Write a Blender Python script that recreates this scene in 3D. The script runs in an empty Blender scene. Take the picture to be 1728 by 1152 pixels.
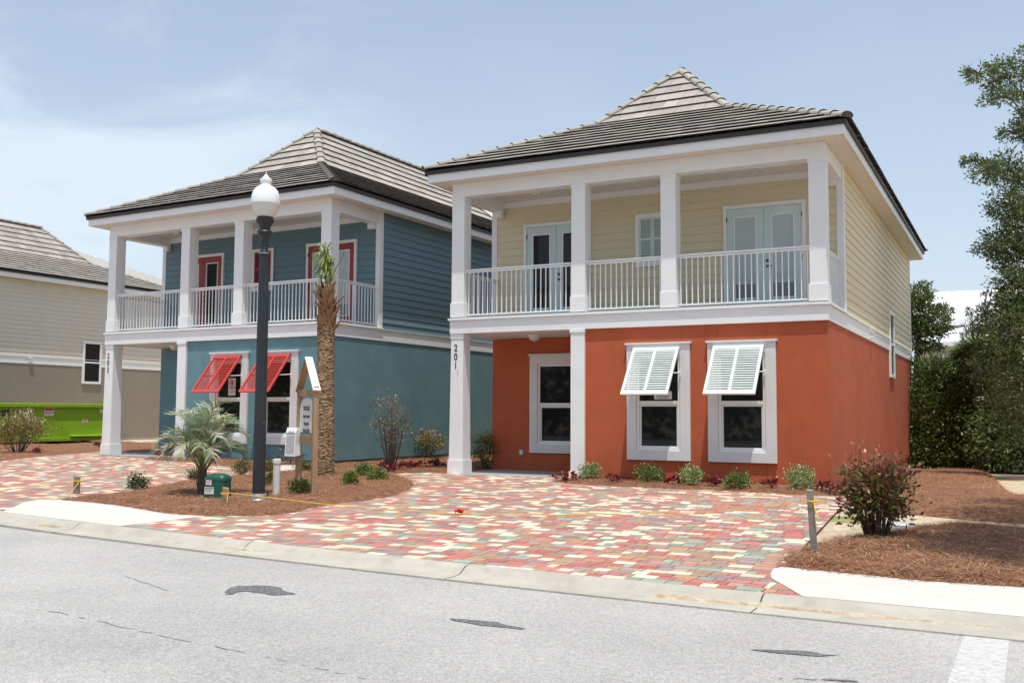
import bpy, math, random
import numpy as np
from mathutils import Vector, Matrix, noise
random.seed(7); rng = np.random.default_rng(7)
S = bpy.context.scene; COL = S.collection
R = math.radians

# ------------------------------------------------------------------ camera numbers (solved from the photograph)
CAM = Vector((11.0813, -18.5566, 1.3165)); YAW, PITCH, ROLL, FPX = 0.4763, 0.0725, 0.0054, 1660.9
cF = Vector((-math.sin(YAW)*math.cos(PITCH), math.cos(YAW)*math.cos(PITCH), math.sin(PITCH)))
cR0 = Vector((math.cos(YAW), math.sin(YAW), 0)); cU0 = cR0.cross(cF)
cR = cR0*math.cos(ROLL)+cU0*math.sin(ROLL); cU = -cR0*math.sin(ROLL)+cU0*math.cos(ROLL)

def smooth(t): t = max(0., min(1., t)); return t*t*(3-2*t)
def gz(x, y):
    """height of the finished ground"""
    z = -0.018*max(0., -y-0.5)
    z += 0.09*smooth((-2-x)/3)*smooth((y+5)/4)
    if y > 0: z -= 0.023*min(y, 16)*smooth((x-6)/2.5)
    return z
def ray(px, py): return cF + cR*((px-864)/FPX) + cU*((576-py)/FPX)
def at(px, py, off=0.):
    """point of the ground seen at a place of the photograph"""
    d = ray(px, py); z = 0.
    for i in range(60):
        t = (z+off-CAM.z)/d.z; q = CAM+d*t; z = .5*z+.5*gz(q.x, q.y)
    return Vector((q.x, q.y, gz(q.x, q.y)))
def far(px, py, depth): return CAM + ray(px, py)*depth
def curb_y(x):
    if x > 13: x = 13
    if x < -6: return -9.42+.75+.0048*36+ (x+6)*(-.125-.0576)
    return -9.42-.125*x+.0048*x*x

# ------------------------------------------------------------------ materials
def newmat(name):
    m = bpy.data.materials.new(name); m.use_nodes = True
    nt = m.node_tree; b = nt.nodes['Principled BSDF']; return m, nt, b
def mat(name, col, rough=.6, var=.08, vscale=3., bump=0., bscale=60., streak=0., metal=0., spec=.5, attr=False, trans=0., spots=None, stretch=(1,1,1)):
    m, nt, b = newmat(name); N = nt.nodes; L = nt.links
    tc = N.new('ShaderNodeTexCoord'); co = tc.outputs['Object']
    mp = N.new('ShaderNodeMapping'); mp.inputs['Scale'].default_value = stretch; L.new(co, mp.inputs['Vector'])
    if attr:
        a = N.new('ShaderNodeVertexColor'); a.layer_name = 'Col'; src = a.outputs['Color']
    else:
        rgb = N.new('ShaderNodeRGB'); rgb.outputs[0].default_value = (*col, 1); src = rgb.outputs[0]
    n = N.new('ShaderNodeTexNoise'); n.inputs['Scale'].default_value = vscale; n.inputs['Detail'].default_value = 6; n.inputs['Roughness'].default_value = .65
    L.new(mp.outputs[0], n.inputs['Vector'])
    def mulby(src, fac, lo, hi):
        mr = N.new('ShaderNodeMapRange'); mr.inputs['From Min'].default_value = .3; mr.inputs['From Max'].default_value = .7
        mr.inputs['To Min'].default_value = lo; mr.inputs['To Max'].default_value = hi; L.new(fac, mr.inputs['Value'])
        mx = N.new('ShaderNodeVectorMath'); mx.operation = 'SCALE'; L.new(src, mx.inputs[0]); L.new(mr.outputs[0], mx.inputs['Scale'])
        return mx.outputs[0]
    src = mulby(src, n.outputs['Fac'], 1-var, 1+var)
    if streak:
        mp2 = N.new('ShaderNodeMapping'); mp2.inputs['Scale'].default_value = (5, 5, .35); L.new(co, mp2.inputs['Vector'])
        n2 = N.new('ShaderNodeTexNoise'); n2.inputs['Scale'].default_value = 1.6; n2.inputs['Detail'].default_value = 5; L.new(mp2.outputs[0], n2.inputs['Vector'])
        src = mulby(src, n2.outputs['Fac'], 1-streak, 1+streak)
    if spots:
        n3 = N.new('ShaderNodeTexNoise'); n3.inputs['Scale'].default_value = spots[0]; n3.inputs['Detail'].default_value = 4; L.new(co, n3.inputs['Vector'])
        mr = N.new('ShaderNodeMapRange'); mr.inputs['From Min'].default_value = spots[1]; mr.inputs['From Max'].default_value = spots[1]+spots[3]; L.new(n3.outputs['Fac'], mr.inputs['Value'])
        mx = N.new('ShaderNodeMix'); mx.data_type = 'RGBA'; L.new(mr.outputs[0], mx.inputs['Factor']); L.new(src, mx.inputs['A']); mx.inputs['B'].default_value = (*spots[2], 1)
        src = mx.outputs['Result']
    L.new(src, b.inputs['Base Color'])
    b.inputs['Roughness'].default_value = rough; b.inputs['Metallic'].default_value = metal; b.inputs['Specular IOR Level'].default_value = spec
    if bump:
        nb = N.new('ShaderNodeTexNoise'); nb.inputs['Scale'].default_value = bscale; nb.inputs['Detail'].default_value = 5; L.new(mp.outputs[0], nb.inputs['Vector'])
        bp = N.new('ShaderNodeBump'); bp.inputs['Strength'].default_value = bump; bp.inputs['Distance'].default_value = .02
        L.new(nb.outputs['Fac'], bp.inputs['Height']); L.new(bp.outputs[0], b.inputs['Normal'])
    if trans:
        out = N['Material Output']; t = N.new('ShaderNodeBsdfTranslucent'); L.new(src, t.inputs['Color'])
        ms = N.new('ShaderNodeMixShader'); ms.inputs[0].default_value = trans
        L.new(b.outputs[0], ms.inputs[1]); L.new(t.outputs[0], ms.inputs[2]); L.new(ms.outputs[0], out.inputs['Surface'])
    return m
def glassmat(name, col=(.012,.014,.014), rough=.03, var=.3):
    m = mat(name, col, rough, var=var, vscale=2.); m.node_tree.nodes['Principled BSDF'].inputs['IOR'].default_value = 1.36
    return m
M = dict(
 white=mat('white_paint', (.77,.785,.78), .45, .04, 1.5, .06, 90),
 whitestucco=mat('white_casing', (.66,.665,.655), .7, .04, 4, .25, 45),
 soffit=mat('soffit_white', (.72,.68,.62), .55, .03, 2),
 orange=mat('orange_stucco', (.43,.095,.035), .85, .11, 1.3, .24, 80, streak=.025),
 teal=mat('teal_stucco', (.125,.245,.275), .85, .12, 1.3, .24, 80, streak=.025),
 tan=mat('tan_stucco', (.265,.23,.175), .85, .07, 1.0, .2, 40),
 cream=mat('cream_siding', (.67,.59,.405), .6, .04, 2, .05, 40, stretch=(1,1,6)),
 bluesid=mat('blue_siding', (.13,.215,.245), .6, .05, 2, .05, 40, stretch=(1,1,6)),
 beige=mat('beige_siding', (.60,.555,.48), .6, .04, 2),
 tile=mat('concrete_tile', (1,1,1), .8, .10, 9, .15, 70, attr=True),
 cap=mat('ridge_tile', (.40,.385,.33), .8, .12, 5, .15, 60),
 under=mat('roof_underlay', (.02,.02,.02), .9),
 gutter=mat('brown_drip_edge', (.030,.022,.018), .45, .1),
 mint=mat('mint_paint', (.54,.66,.65), .4, .03),
 mintshutter=mat('mint_white_shutter', (.76,.84,.82), .4, .03),
 red=mat('red_door', (.30,.022,.02), .4, .06),
 redshutter=mat('red_shutter', (.52,.06,.048), .4, .05),
 glass=glassmat('dark_glass', var=.05),
 blind=mat('glass_over_blind', (.42,.48,.47), .12, .05, 1, stretch=(1,1,20)),
 blindlow=mat('glass_over_dark_blind', (.16,.19,.19), .1, .1, 1),
 metal=mat('dark_metal', (.05,.05,.05), .35, .1, metal=.6),
 steel=mat('brushed_metal', (.45,.45,.43), .35, .1, metal=.8),
 black=mat('black_lamp_paint', (.016,.020,.023), .5, .25, 6, .1, 30, spots=(7, .66, (.09,.09,.09), .08)),
 globe=mat('lamp_globe', (.80,.81,.80), .18, .02),
 globelow=mat('lamp_globe_low', (.62,.62,.57), .2, .02),
 concrete=mat('pale_concrete', (.55,.53,.48), .85, .08, 2.5, .2, 80, spots=(14, .70, (.30,.28,.24), .06)),
 curb=mat('weathered_curb', (.41,.385,.325), .9, .16, 2.2, .35, 60, spots=(5, .60, (.32,.29,.23), .25)),
 slab=mat('porch_slab', (.30,.32,.33), .7, .06),
 asphalt=None, paver=None, joint=mat('joint_sand', (.22,.18,.14), .95),
 straw=mat('pine_straw', (1,1,1), .8, .10, 12, attr=True),
 strawbed=mat('pine_straw_bed', (.19,.082,.038), .95, .35, 7, .9, 55, spots=(26, .52, (.38,.20,.10), .2)),
 leaf=mat('leaves', (1,1,1), .42, .05, 20, attr=True, trans=.22),
 twig=mat('twigs', (.075,.05,.035), .85, .2, 20, .3, 60),
 bark=mat('bark', (.10,.08,.06), .95, .3, 8, .8, 30, stretch=(1,1,.3)),
 wood=mat('treated_timber', (.34,.23,.13), .8, .18, 5, .2, 60, stretch=(4,4,.5)),
 greywood=mat('weathered_timber', (.22,.20,.17), .85, .2, 8, .2, 60),
 sunlitwood=mat('sunlit_board', (.80,.74,.64), .7, .04),  # timber with overhead sunlight put into its colour
 pvc=mat('pvc', (.62,.64,.58), .4, .04),
 green=mat('green_plastic', (.006,.085,.055), .42, .08, 4, .05, 40),
 lime=mat('lime_paint', (.20,.37,.012), .45, .10, 1.5, .1, 6, spots=(3.0, .64, (.16,.27,.02), .12)),
 limetop=mat('lime_rim', (.34,.52,.04), .45, .08),
 sticker=mat('sticker_white', (.72,.72,.70), .5), stickerred=mat('sticker_red', (.55,.05,.06), .5), ink=mat('ink', (.03,.03,.035), .6),
 yellow=mat('yellow_rope', (.80,.52,.02), .6, .1), rag=mat('red_rag', (.70,.09,.05), .7, .1),
 plastic=mat('white_plastic', (.80,.80,.80), .3, .02), clear=mat('leaflets_behind_cover', (.50,.52,.53), .12, .12, 14),
 metalroof=mat('white_metal_roof', (.82,.83,.84), .5, .02, 1), greymetalroof=mat('grey_metal_roof', (.46,.45,.41), .5, .04, 1),
 stripe=None, patch=mat('dark_patch', (.12,.12,.12), .9, .3, 20, .5, 90, spots=(40, .55, (.24,.24,.24), .1)),
)
# ground, asphalt, pavers
def ground_mat():
    m, nt, b = newmat('sand_and_grass'); N = nt.nodes; L = nt.links
    tc = N.new('ShaderNodeTexCoord'); co = tc.outputs['Object']
    def nz(sc, det=6, ro=.65):
        n = N.new('ShaderNodeTexNoise'); n.inputs['Scale'].default_value = sc; n.inputs['Detail'].default_value = det; n.inputs['Roughness'].default_value = ro; L.new(co, n.inputs['Vector']); return n
    def ramp(n, a, b_, ca, cb):
        r = N.new('ShaderNodeValToRGB'); r.color_ramp.elements[0].position = a; r.color_ramp.elements[1].position = b_
        r.color_ramp.elements[0].color = (*ca, 1); r.color_ramp.elements[1].color = (*cb, 1); L.new(n.outputs['Fac'], r.inputs[0]); return r
    sand = ramp(nz(9), .35, .7, (.40,.29,.18), (.66,.56,.42)); grass = ramp(nz(14), .3, .7, (.10,.15,.03), (.26,.28,.09))
    k = ramp(nz(.55, 8), .54, .62, (0,0,0), (1,1,1)); mx = N.new('ShaderNodeMix'); mx.data_type = 'RGBA'
    L.new(k.outputs[0], mx.inputs['Factor']); L.new(sand.outputs[0], mx.inputs['A']); L.new(grass.outputs[0], mx.inputs['B'])
    L.new(mx.outputs['Result'], b.inputs['Base Color']); b.inputs['Roughness'].default_value = .95
    bp = N.new('ShaderNodeBump'); bp.inputs['Strength'].default_value = .8; bp.inputs['Distance'].default_value = .05; n = nz(12); L.new(n.outputs['Fac'], bp.inputs['Height']); L.new(bp.outputs[0], b.inputs['Normal'])
    return m
def asphalt_mat(name, stripe=False):
    m, nt, b = newmat(name); N = nt.nodes; L = nt.links
    tc = N.new('ShaderNodeTexCoord'); co = tc.outputs['Object']
    def nz(sc, det=4, ro=.6):
        n = N.new('ShaderNodeTexNoise'); n.inputs['Scale'].default_value = sc; n.inputs['Detail'].default_value = det; n.inputs['Roughness'].default_value = ro; L.new(co, n.inputs['Vector']); return n
    def mr(s, a, b_, c, d):
        r = N.new('ShaderNodeMapRange'); r.inputs['From Min'].default_value = a; r.inputs['From Max'].default_value = b_; r.inputs['To Min'].default_value = c; r.inputs['To Max'].default_value = d; L.new(s, r.inputs['Value']); return r.outputs[0]
    def mul(a, b_):
        x = N.new('ShaderNodeMath'); x.operation = 'MULTIPLY'; L.new(a, x.inputs[0]); L.new(b_, x.inputs[1]); return x.outputs[0]
    v = N.new('ShaderNodeTexVoronoi'); v.inputs['Scale'].default_value = 110; L.new(co, v.inputs['Vector'])
    bw = N.new('ShaderNodeSeparateColor'); L.new(v.outputs['Color'], bw.inputs[0])
    f = mul(mul(mr(bw.outputs[0], 0, 1, .72, 1.24), mr(nz(.35, 6, .7).outputs['Fac'], .3, .7, .84, 1.12)), mr(nz(22, 5).outputs['Fac'], .3, .7, .88, 1.12))
    # the odd dark speck and tar spot
    v2 = N.new('ShaderNodeTexVoronoi'); v2.inputs['Scale'].default_value = 1.6; v2.inputs['Randomness'].default_value = 1; L.new(co, v2.inputs['Vector'])
    f = mul(f, mr(v2.outputs['Distance'], .018, .03, .55, 1.))
    rgb = N.new('ShaderNodeRGB'); rgb.outputs[0].default_value = (.385, .373, .355, 1)
    sc = N.new('ShaderNodeVectorMath'); sc.operation = 'SCALE'; L.new(rgb.outputs[0], sc.inputs[0]); L.new(f, sc.inputs['Scale']); src = sc.outputs[0]
    if stripe:
        n = N.new('ShaderNodeTexNoise'); n.inputs['Scale'].default_value = 16; n.inputs['Detail'].default_value = 8; n.inputs['Roughness'].default_value = .75; L.new(co, n.inputs['Vector'])
        mx = N.new('ShaderNodeMix'); mx.data_type = 'RGBA'; L.new(mr(n.outputs['Fac'], .46, .62, .08, .95), mx.inputs['Factor']); mx.inputs['A'].default_value = (.54,.54,.52,1); L.new(src, mx.inputs['B']); src = mx.outputs['Result']
    L.new(src, b.inputs['Base Color']); b.inputs['Roughness'].default_value = .9
    bp = N.new('ShaderNodeBump'); bp.inputs['Strength'].default_value = .5; bp.inputs['Distance'].default_value = .008; L.new(v.outputs['Distance'], bp.inputs['Height']); L.new(bp.outputs[0], b.inputs['Normal'])
    return m
M['asphalt'] = asphalt_mat('asphalt'); M['stripe'] = asphalt_mat('worn_stripe', True)
M['paver'] = mat('pavers', (1,1,1), .85, .15, 2.6, .2, 90, attr=True)
M['ground'] = ground_mat()

# ------------------------------------------------------------------ object helpers
def tag(o, label=None, cat=None, group=None, kind=None):
    if label: o['label'] = label
    if cat: o['category'] = cat
    if group: o['group'] = group
    if kind: o['kind'] = kind
    return o
def empty(name, loc, rz=0, **k):
    o = bpy.data.objects.new(name, None); COL.objects.link(o); o.location = loc; o.rotation_euler = (0, 0, rz); o.empty_display_size = .2
    return tag(o, **k)
class MB:
    def __init__(s): s.v = []; s.f = []; s.c = []; s.m = []
    def face(s, pts, col=None, mi=0):
        i = len(s.v); s.v += [tuple(p) for p in pts]; s.f.append(tuple(range(i, i+len(pts)))); s.c.append(col or (1,1,1)); s.m.append(mi)
    def hexa(s, p, col=None, mi=0):
        """p: 4 bottom then 4 top points"""
        i = len(s.v); s.v += [tuple(q) for q in p]
        for f in ((3,2,1,0), (4,5,6,7), (0,1,5,4), (1,2,6,5), (2,3,7,6), (3,0,4,7)):
            s.f.append(tuple(i+k for k in f)); s.c.append(col or (1,1,1)); s.m.append(mi)
    def box(s, x0, x1, y0, y1, z0, z1, col=None, mi=0):
        s.hexa([(x0,y0,z0),(x1,y0,z0),(x1,y1,z0),(x0,y1,z0),(x0,y0,z1),(x1,y0,z1),(x1,y1,z1),(x0,y1,z1)], col, mi)
    def bar(s, a, b, w, t, up=(0,0,1), col=None, mi=0):
        a = Vector(a); b = Vector(b); d = (b-a).normalized(); u = Vector(up)
        if abs(d.dot(u)) > .98: u = Vector((1,0,0))
        x = d.cross(u).normalized()*w/2; y = x.cross(d).normalized()*t/2
        s.hexa([a-x-y, a+x-y, b+x-y, b-x-y, a-x+y, a+x+y, b+x+y, b-x+y], col, mi)
    def tube(s, pts, rad, n=8, col=None, mi=0, cap=True):
        pts = [Vector(p) for p in pts]; rad = rad if isinstance(rad, (list, tuple)) else [rad]*len(pts); i0 = len(s.v)
        ref = Vector((0,0,1))
        for k, p in enumerate(pts):
            d = (pts[min(k+1, len(pts)-1)]-pts[max(k-1, 0)]).normalized()
            r = Vector((1,0,0)) if abs(d.dot(ref)) > .95 else ref
            x = d.cross(r).normalized(); y = d.cross(x)
            for j in range(n):
                a = 2*math.pi*j/n; s.v.append(tuple(p+(x*math.cos(a)+y*math.sin(a))*rad[k]))
        for k in range(len(pts)-1):
            for j in range(n):
                a = i0+k*n+j; b = i0+k*n+(j+1) % n; s.f.append((a, b, b+n, a+n)); s.c.append(col or (1,1,1)); s.m.append(mi)
        if cap:
            for ring in (range(i0, i0+n), range(i0+(len(pts)-1)*n, i0+len(pts)*n)):
                s.f.append(tuple(ring)); s.c.append(col or (1,1,1)); s.m.append(mi)
    def lathe(s, prof, n=32, c=(0,0), flute=0):
        i0 = len(s.v)
        for r, z in prof:
            for j in range(n):
                a = 2*math.pi*j/n; rr = r*(1-flute*(j % 2)); s.v.append((c[0]+rr*math.cos(a), c[1]+rr*math.sin(a), z))
        for k in range(len(prof)-1):
            for j in range(n):
                a = i0+k*n+j; b = i0+k*n+(j+1) % n; s.f.append((a, b, b+n, a+n)); s.c.append((1,1,1)); s.m.append(0)
        s.f.append(tuple(range(i0, i0+n))); s.c.append((1,1,1)); s.m.append(0)
        k = i0+(len(prof)-1)*n; s.f.append(tuple(range(k, k+n))); s.c.append((1,1,1)); s.m.append(0)
    def build(s, name, mats, parent=None, smooth=False, colors=False, bevel=0):
        me = bpy.data.meshes.new(name); me.from_pydata(s.v, [], s.f)
        for m in (mats if isinstance(mats, (list, tuple)) else [mats]): me.materials.append(m)
        me.polygons.foreach_set('material_index', s.m)
        if colors:
            a = me.color_attributes.new('Col', 'FLOAT_COLOR', 'CORNER'); arr = []
            for f, c in zip(s.f, s.c): arr += [c[0], c[1], c[2], 1.]*len(f)
            a.data.foreach_set('color', arr)
        if smooth:
            me.polygons.foreach_set('use_smooth', [True]*len(s.f))
            try: me.set_sharp_from_angle(angle=R(40))
            except Exception: pass
        me.update()
        o = bpy.data.objects.new(name, me); COL.objects.link(o); o.parent = parent
        if bevel:
            b = o.modifiers.new('bevel', 'BEVEL'); b.width = bevel; b.segments = 2; b.limit_method = 'ANGLE'
        return o
def leafmesh(name, pos, size, axis, pal, parent=None, aspect=.45, m=None, spread=1., fold=0.):
    """many leaf blades at once. pos (N,3); size (N,) length; axis (N,3) preferred direction; pal list of colours"""
    n = len(pos); pos = np.asarray(pos, float); a = np.asarray(axis, float)+rng.normal(0, spread*.6, (n, 3)); a /= np.linalg.norm(a, axis=1)[:, None]+1e-9
    w = np.cross(a, rng.normal(0, 1, (n, 3))); w /= np.linalg.norm(w, axis=1)[:, None]+1e-9
    size = np.broadcast_to(size, (n,))[:, None]*rng.uniform(.75, 1.25, (n, 1))
    nn = np.cross(a, w)
    v = np.empty((n, 4, 3)); v[:, 0] = pos; v[:, 1] = pos+a*size*.5+w*size*aspect*.5+nn*size*fold; v[:, 2] = pos+a*size; v[:, 3] = pos+a*size*.5-w*size*aspect*.5+nn*size*fold
    me = bpy.data.meshes.new(name); me.vertices.add(n*4); me.vertices.foreach_set('co', v.ravel())
    me.loops.add(n*4); me.loops.foreach_set('vertex_index', np.arange(n*4, dtype=np.int32))
    me.polygons.add(n); me.polygons.foreach_set('loop_start', np.arange(0, n*4, 4, dtype=np.int32)); me.polygons.foreach_set('loop_total', np.full(n, 4, dtype=np.int32))
    me.update(); me.validate()
    pal = np.asarray(pal, float); c = pal[rng.integers(0, len(pal), n)]*rng.uniform(.75, 1.25, (n, 1))
    cc = np.ones((n, 4, 4)); cc[:, :, :3] = c[:, None, :]
    at_ = me.color_attributes.new('Col', 'FLOAT_COLOR', 'CORNER'); at_.data.foreach_set('color', cc.ravel())
    me.materials.append(m or M['leaf']); o = bpy.data.objects.new(name, me); COL.objects.link(o); o.parent = parent
    return o
def text(s, size, loc, rot, m, parent, name='lettering', depth=.004, xs=1., align='CENTER', bold=0):
    cu = bpy.data.curves.new(name, 'FONT'); cu.body = s; cu.size = size; cu.extrude = depth; cu.align_x = align; cu.offset = bold
    t = bpy.data.objects.new(name, cu); COL.objects.link(t); bpy.context.view_layer.update()
    me = bpy.data.meshes.new_from_object(t); bpy.data.objects.remove(t)
    me.materials.clear(); me.materials.append(m); o = bpy.data.objects.new(name, me); COL.objects.link(o)
    o.parent = parent; o.location = loc; o.rotation_euler = rot; o.scale = (xs, 1, 1); return o

# ------------------------------------------------------------------ the houses (local: X along the front, Y towards the back, Z up)
D = 1.93; ZB, ZT, ZS = 3.04, 3.38, 6.37
def panel(mb, x0, x1, z0, z1, y, holes=(), depth=.12):
    """wall in the plane y with rectangular openings and their reveals"""
    xs = sorted({x0, x1, *[h[0] for h in holes], *[h[1] for h in holes]}); zs = sorted({z0, z1, *[h[2] for h in holes], *[h[3] for h in holes]})
    for i in range(len(xs)-1):
        for j in range(len(zs)-1):
            cx = (xs[i]+xs[i+1])/2; cz = (zs[j]+zs[j+1])/2
            if any(h[0] < cx < h[1] and h[2] < cz < h[3] for h in holes): continue
            mb.face([(xs[i],y,zs[j]),(xs[i+1],y,zs[j]),(xs[i+1],y,zs[j+1]),(xs[i],y,zs[j+1])])
    for a, b, c, d in holes:
        mb.face([(a,y,c),(b,y,c),(b,y+depth,c),(a,y+depth,c)]); mb.face([(a,y,d),(a,y+depth,d),(b,y+depth,d),(b,y,d)])
        mb.face([(a,y,c),(a,y+depth,c),(a,y+depth,d),(a,y,d)]); mb.face([(b,y,c),(b,y,d),(b,y+depth,d),(b,y+depth,c)])
def laps(mb, A, B, n, z0, z1, e=.178):
    A = Vector((*A, 0)); B = Vector((*B, 0)); n = Vector((*n, 0)); z = z0
    while z < z1-1e-6:
        zt = min(z+e, z1); w = .024+random.uniform(-.002, .002)
        mb.face([A+n*w+Vector((0,0,z)), B+n*w+Vector((0,0,z)), B+n*.004+Vector((0,0,zt)), A+n*.004+Vector((0,0,zt))])
        mb.face([A+Vector((0,0,z)), B+Vector((0,0,z)), B+n*w+Vector((0,0,z)), A+n*w+Vector((0,0,z))])
        z = zt
def tiles(mb, P0, U, V, N, vlen, uL, uR, e, first=True):
    nrow = max(1, round(vlen/e)); e = vlen/nrow; w = .335
    for r in range(nrow):
        v0 = r*e; v1 = v0+e; a0, b0, a1, b1 = uL(v0), uR(v0), uL(v1), uR(v1)
        u = min(a0, a1)-random.random()*w; hl = .058+random.uniform(-.003, .003); tone = random.uniform(.95, 1.05)
        while u < max(b0, b1):
            ua, ub = u+.003, u+w-.003; u += w
            q0a, q0b = min(max(ua, a0), b0), min(max(ub, a0), b0); q1a, q1b = min(max(ua, a1), b1), min(max(ub, a1), b1)
            if q0b-q0a < .01 and q1b-q1a < .01: continue
            c = random.choice(((.355,.315,.275), (.33,.295,.26), (.385,.345,.305), (.30,.27,.24), (.355,.325,.29))); g = tone*random.uniform(.93, 1.07); c = tuple(k*g for k in c)
            h = hl+.012+random.uniform(-.003, .003); ve = v0-.045 if not (r == 0 and not first) else v0
            def P(uu, vv, hh): return P0+U*uu+V*vv+N*hh
            p = [P(q0a, ve, h-.020), P(q0b, ve, h-.020), P(q1b, v1, .004), P(q1a, v1, .004), P(q0a, ve, h), P(q0b, ve, h), P(q1b, v1, .026), P(q1a, v1, .026)]
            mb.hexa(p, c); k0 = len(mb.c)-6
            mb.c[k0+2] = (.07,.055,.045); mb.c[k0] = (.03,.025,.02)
def caps(mb, P, Q, r=.118, seg=.37):
    P = Vector(P); Q = Vector(Q); L = (Q-P).length; n = max(1, round(L/seg)); d = (Q-P)/L
    x = d.cross(Vector((0,0,1))).normalized(); y = x.cross(d).normalized()
    for i in range(n):
        a = P+d*(i*L/n-.04); b = P+d*((i+1)*L/n); ra, rb = r*1.08, r*.90; ring = []
        for c, rr, lift in ((a, ra, .018), (b, rb, .0)):
            for t in (1., .95): ring.append([c+x*math.cos(k*math.pi/8)*rr*t+y*(math.sin(k*math.pi/8)*rr*t*.62+lift-.02) for k in range(-1, 10)])
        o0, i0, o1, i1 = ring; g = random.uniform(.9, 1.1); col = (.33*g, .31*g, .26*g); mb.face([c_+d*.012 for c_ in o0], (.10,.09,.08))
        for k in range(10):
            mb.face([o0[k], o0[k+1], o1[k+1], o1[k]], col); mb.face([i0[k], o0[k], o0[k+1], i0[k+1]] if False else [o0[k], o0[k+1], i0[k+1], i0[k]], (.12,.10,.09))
def make_roof(root, W, L, o=.45, s1=.483):
    z0, run1, z1 = 6.62, 2.9, None
    z1 = z0+run1*s1; run2 = W/2+o-run1; z2 = z1+run2
    base = MB(); t = MB(); a, b, c, d = -o, W+o, -o, L+o
    def sides(mb_or_tiles):
        # (corner start, U dir, width) of the four eaves and inward direction
        return [(Vector((a,c,0)), Vector((1,0,0)), Vector((0,1,0)), b-a), (Vector((b,c,0)), Vector((0,1,0)), Vector((-1,0,0)), d-c),
                (Vector((b,d,0)), Vector((-1,0,0)), Vector((0,-1,0)), b-a), (Vector((a,d,0)), Vector((0,-1,0)), Vector((1,0,0)), d-c)]
    for P, U, I, w in sides(0):
        for (r0, zz0, rn, rise) in ((0, z0, run1, run1*s1), (run1, z1, run2, run2)):
            V = (I*rn+Vector((0,0,rise))); vl = V.length; V = V/vl; N = U.cross(V).normalized(); k = rn/vl
            P0 = P+I*r0+Vector((0,0,zz0))
            uL = lambda v, r0=r0, k=k: r0+v*k
            uR = lambda v, r0=r0, k=k, w=w: w-r0-v*k
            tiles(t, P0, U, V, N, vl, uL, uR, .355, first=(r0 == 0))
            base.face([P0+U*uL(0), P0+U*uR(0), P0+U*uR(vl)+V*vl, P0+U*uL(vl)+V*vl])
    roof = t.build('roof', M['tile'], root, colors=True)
    base.build('underlay', M['under'], roof)
    cm = MB(); cx = W/2; y0 = -o+run1+run2; y1 = L+o-run1-run2; m = run1-o
    for sx, ex in ((a, m), (b, W-m)):
        for sy, ey, ry in ((c, m, y0), (d, L-m, y1)):
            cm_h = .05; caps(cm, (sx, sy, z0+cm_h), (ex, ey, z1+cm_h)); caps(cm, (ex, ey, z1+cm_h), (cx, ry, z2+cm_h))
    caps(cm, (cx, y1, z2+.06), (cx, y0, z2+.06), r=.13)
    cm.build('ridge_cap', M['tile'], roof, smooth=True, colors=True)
    # fascia, drip edge, soffit
    f = MB(); g = MB(); q = .40
    for (X0, X1, Y0, Y1) in ((-q,W+q,-q,-q+.02), (-q,W+q,L+q-.02,L+q), (-q,-q+.02,-q+.02,L+q-.02), (W+q-.02,W+q,-q+.02,L+q-.02)): f.box(X0, X1, Y0, Y1, 6.355, 6.53)
    f.build('fascia', M['white'], roof)
    q2 = q+.05
    for (X0, X1, Y0, Y1) in ((-q2,W+q2,-q2,-q+.03), (-q2,W+q2,L+q-.03,L+q2), (-q2,-q+.03,-q+.03,L+q-.03), (W+q-.03,W+q2,-q+.03,L+q-.03)): g.box(X0, X1, Y0, Y1, 6.532, 6.612)
    g.build('drip_edge', M['gutter'], roof)
    s = MB(); x = -q+.02
    while x < W+q-.02:
        x1 = min(x+.1, W+q-.02); s.box(x+.003, x1-.003, -q+.02, -.002, 6.372, 6.40); x = x1
    y = 0.
    while y < L+q-.02:
        y1_ = min(y+.1, L+q-.02)
        s.box(W+.002, W+q-.02, y+.002, y1_-.002, 6.372, 6.40); s.box(-q+.02, -.002, y+.002, y1_-.002, 6.372, 6.40); y = y1_
    s.face([(-q+.01,-q+.01,6.41),(W+q-.01,-q+.01,6.41),(W+q-.01,L+q-.01,6.41),(-q+.01,L+q-.01,6.41)])
    s.build('soffit', M['soffit'], roof)
    return roof

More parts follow.
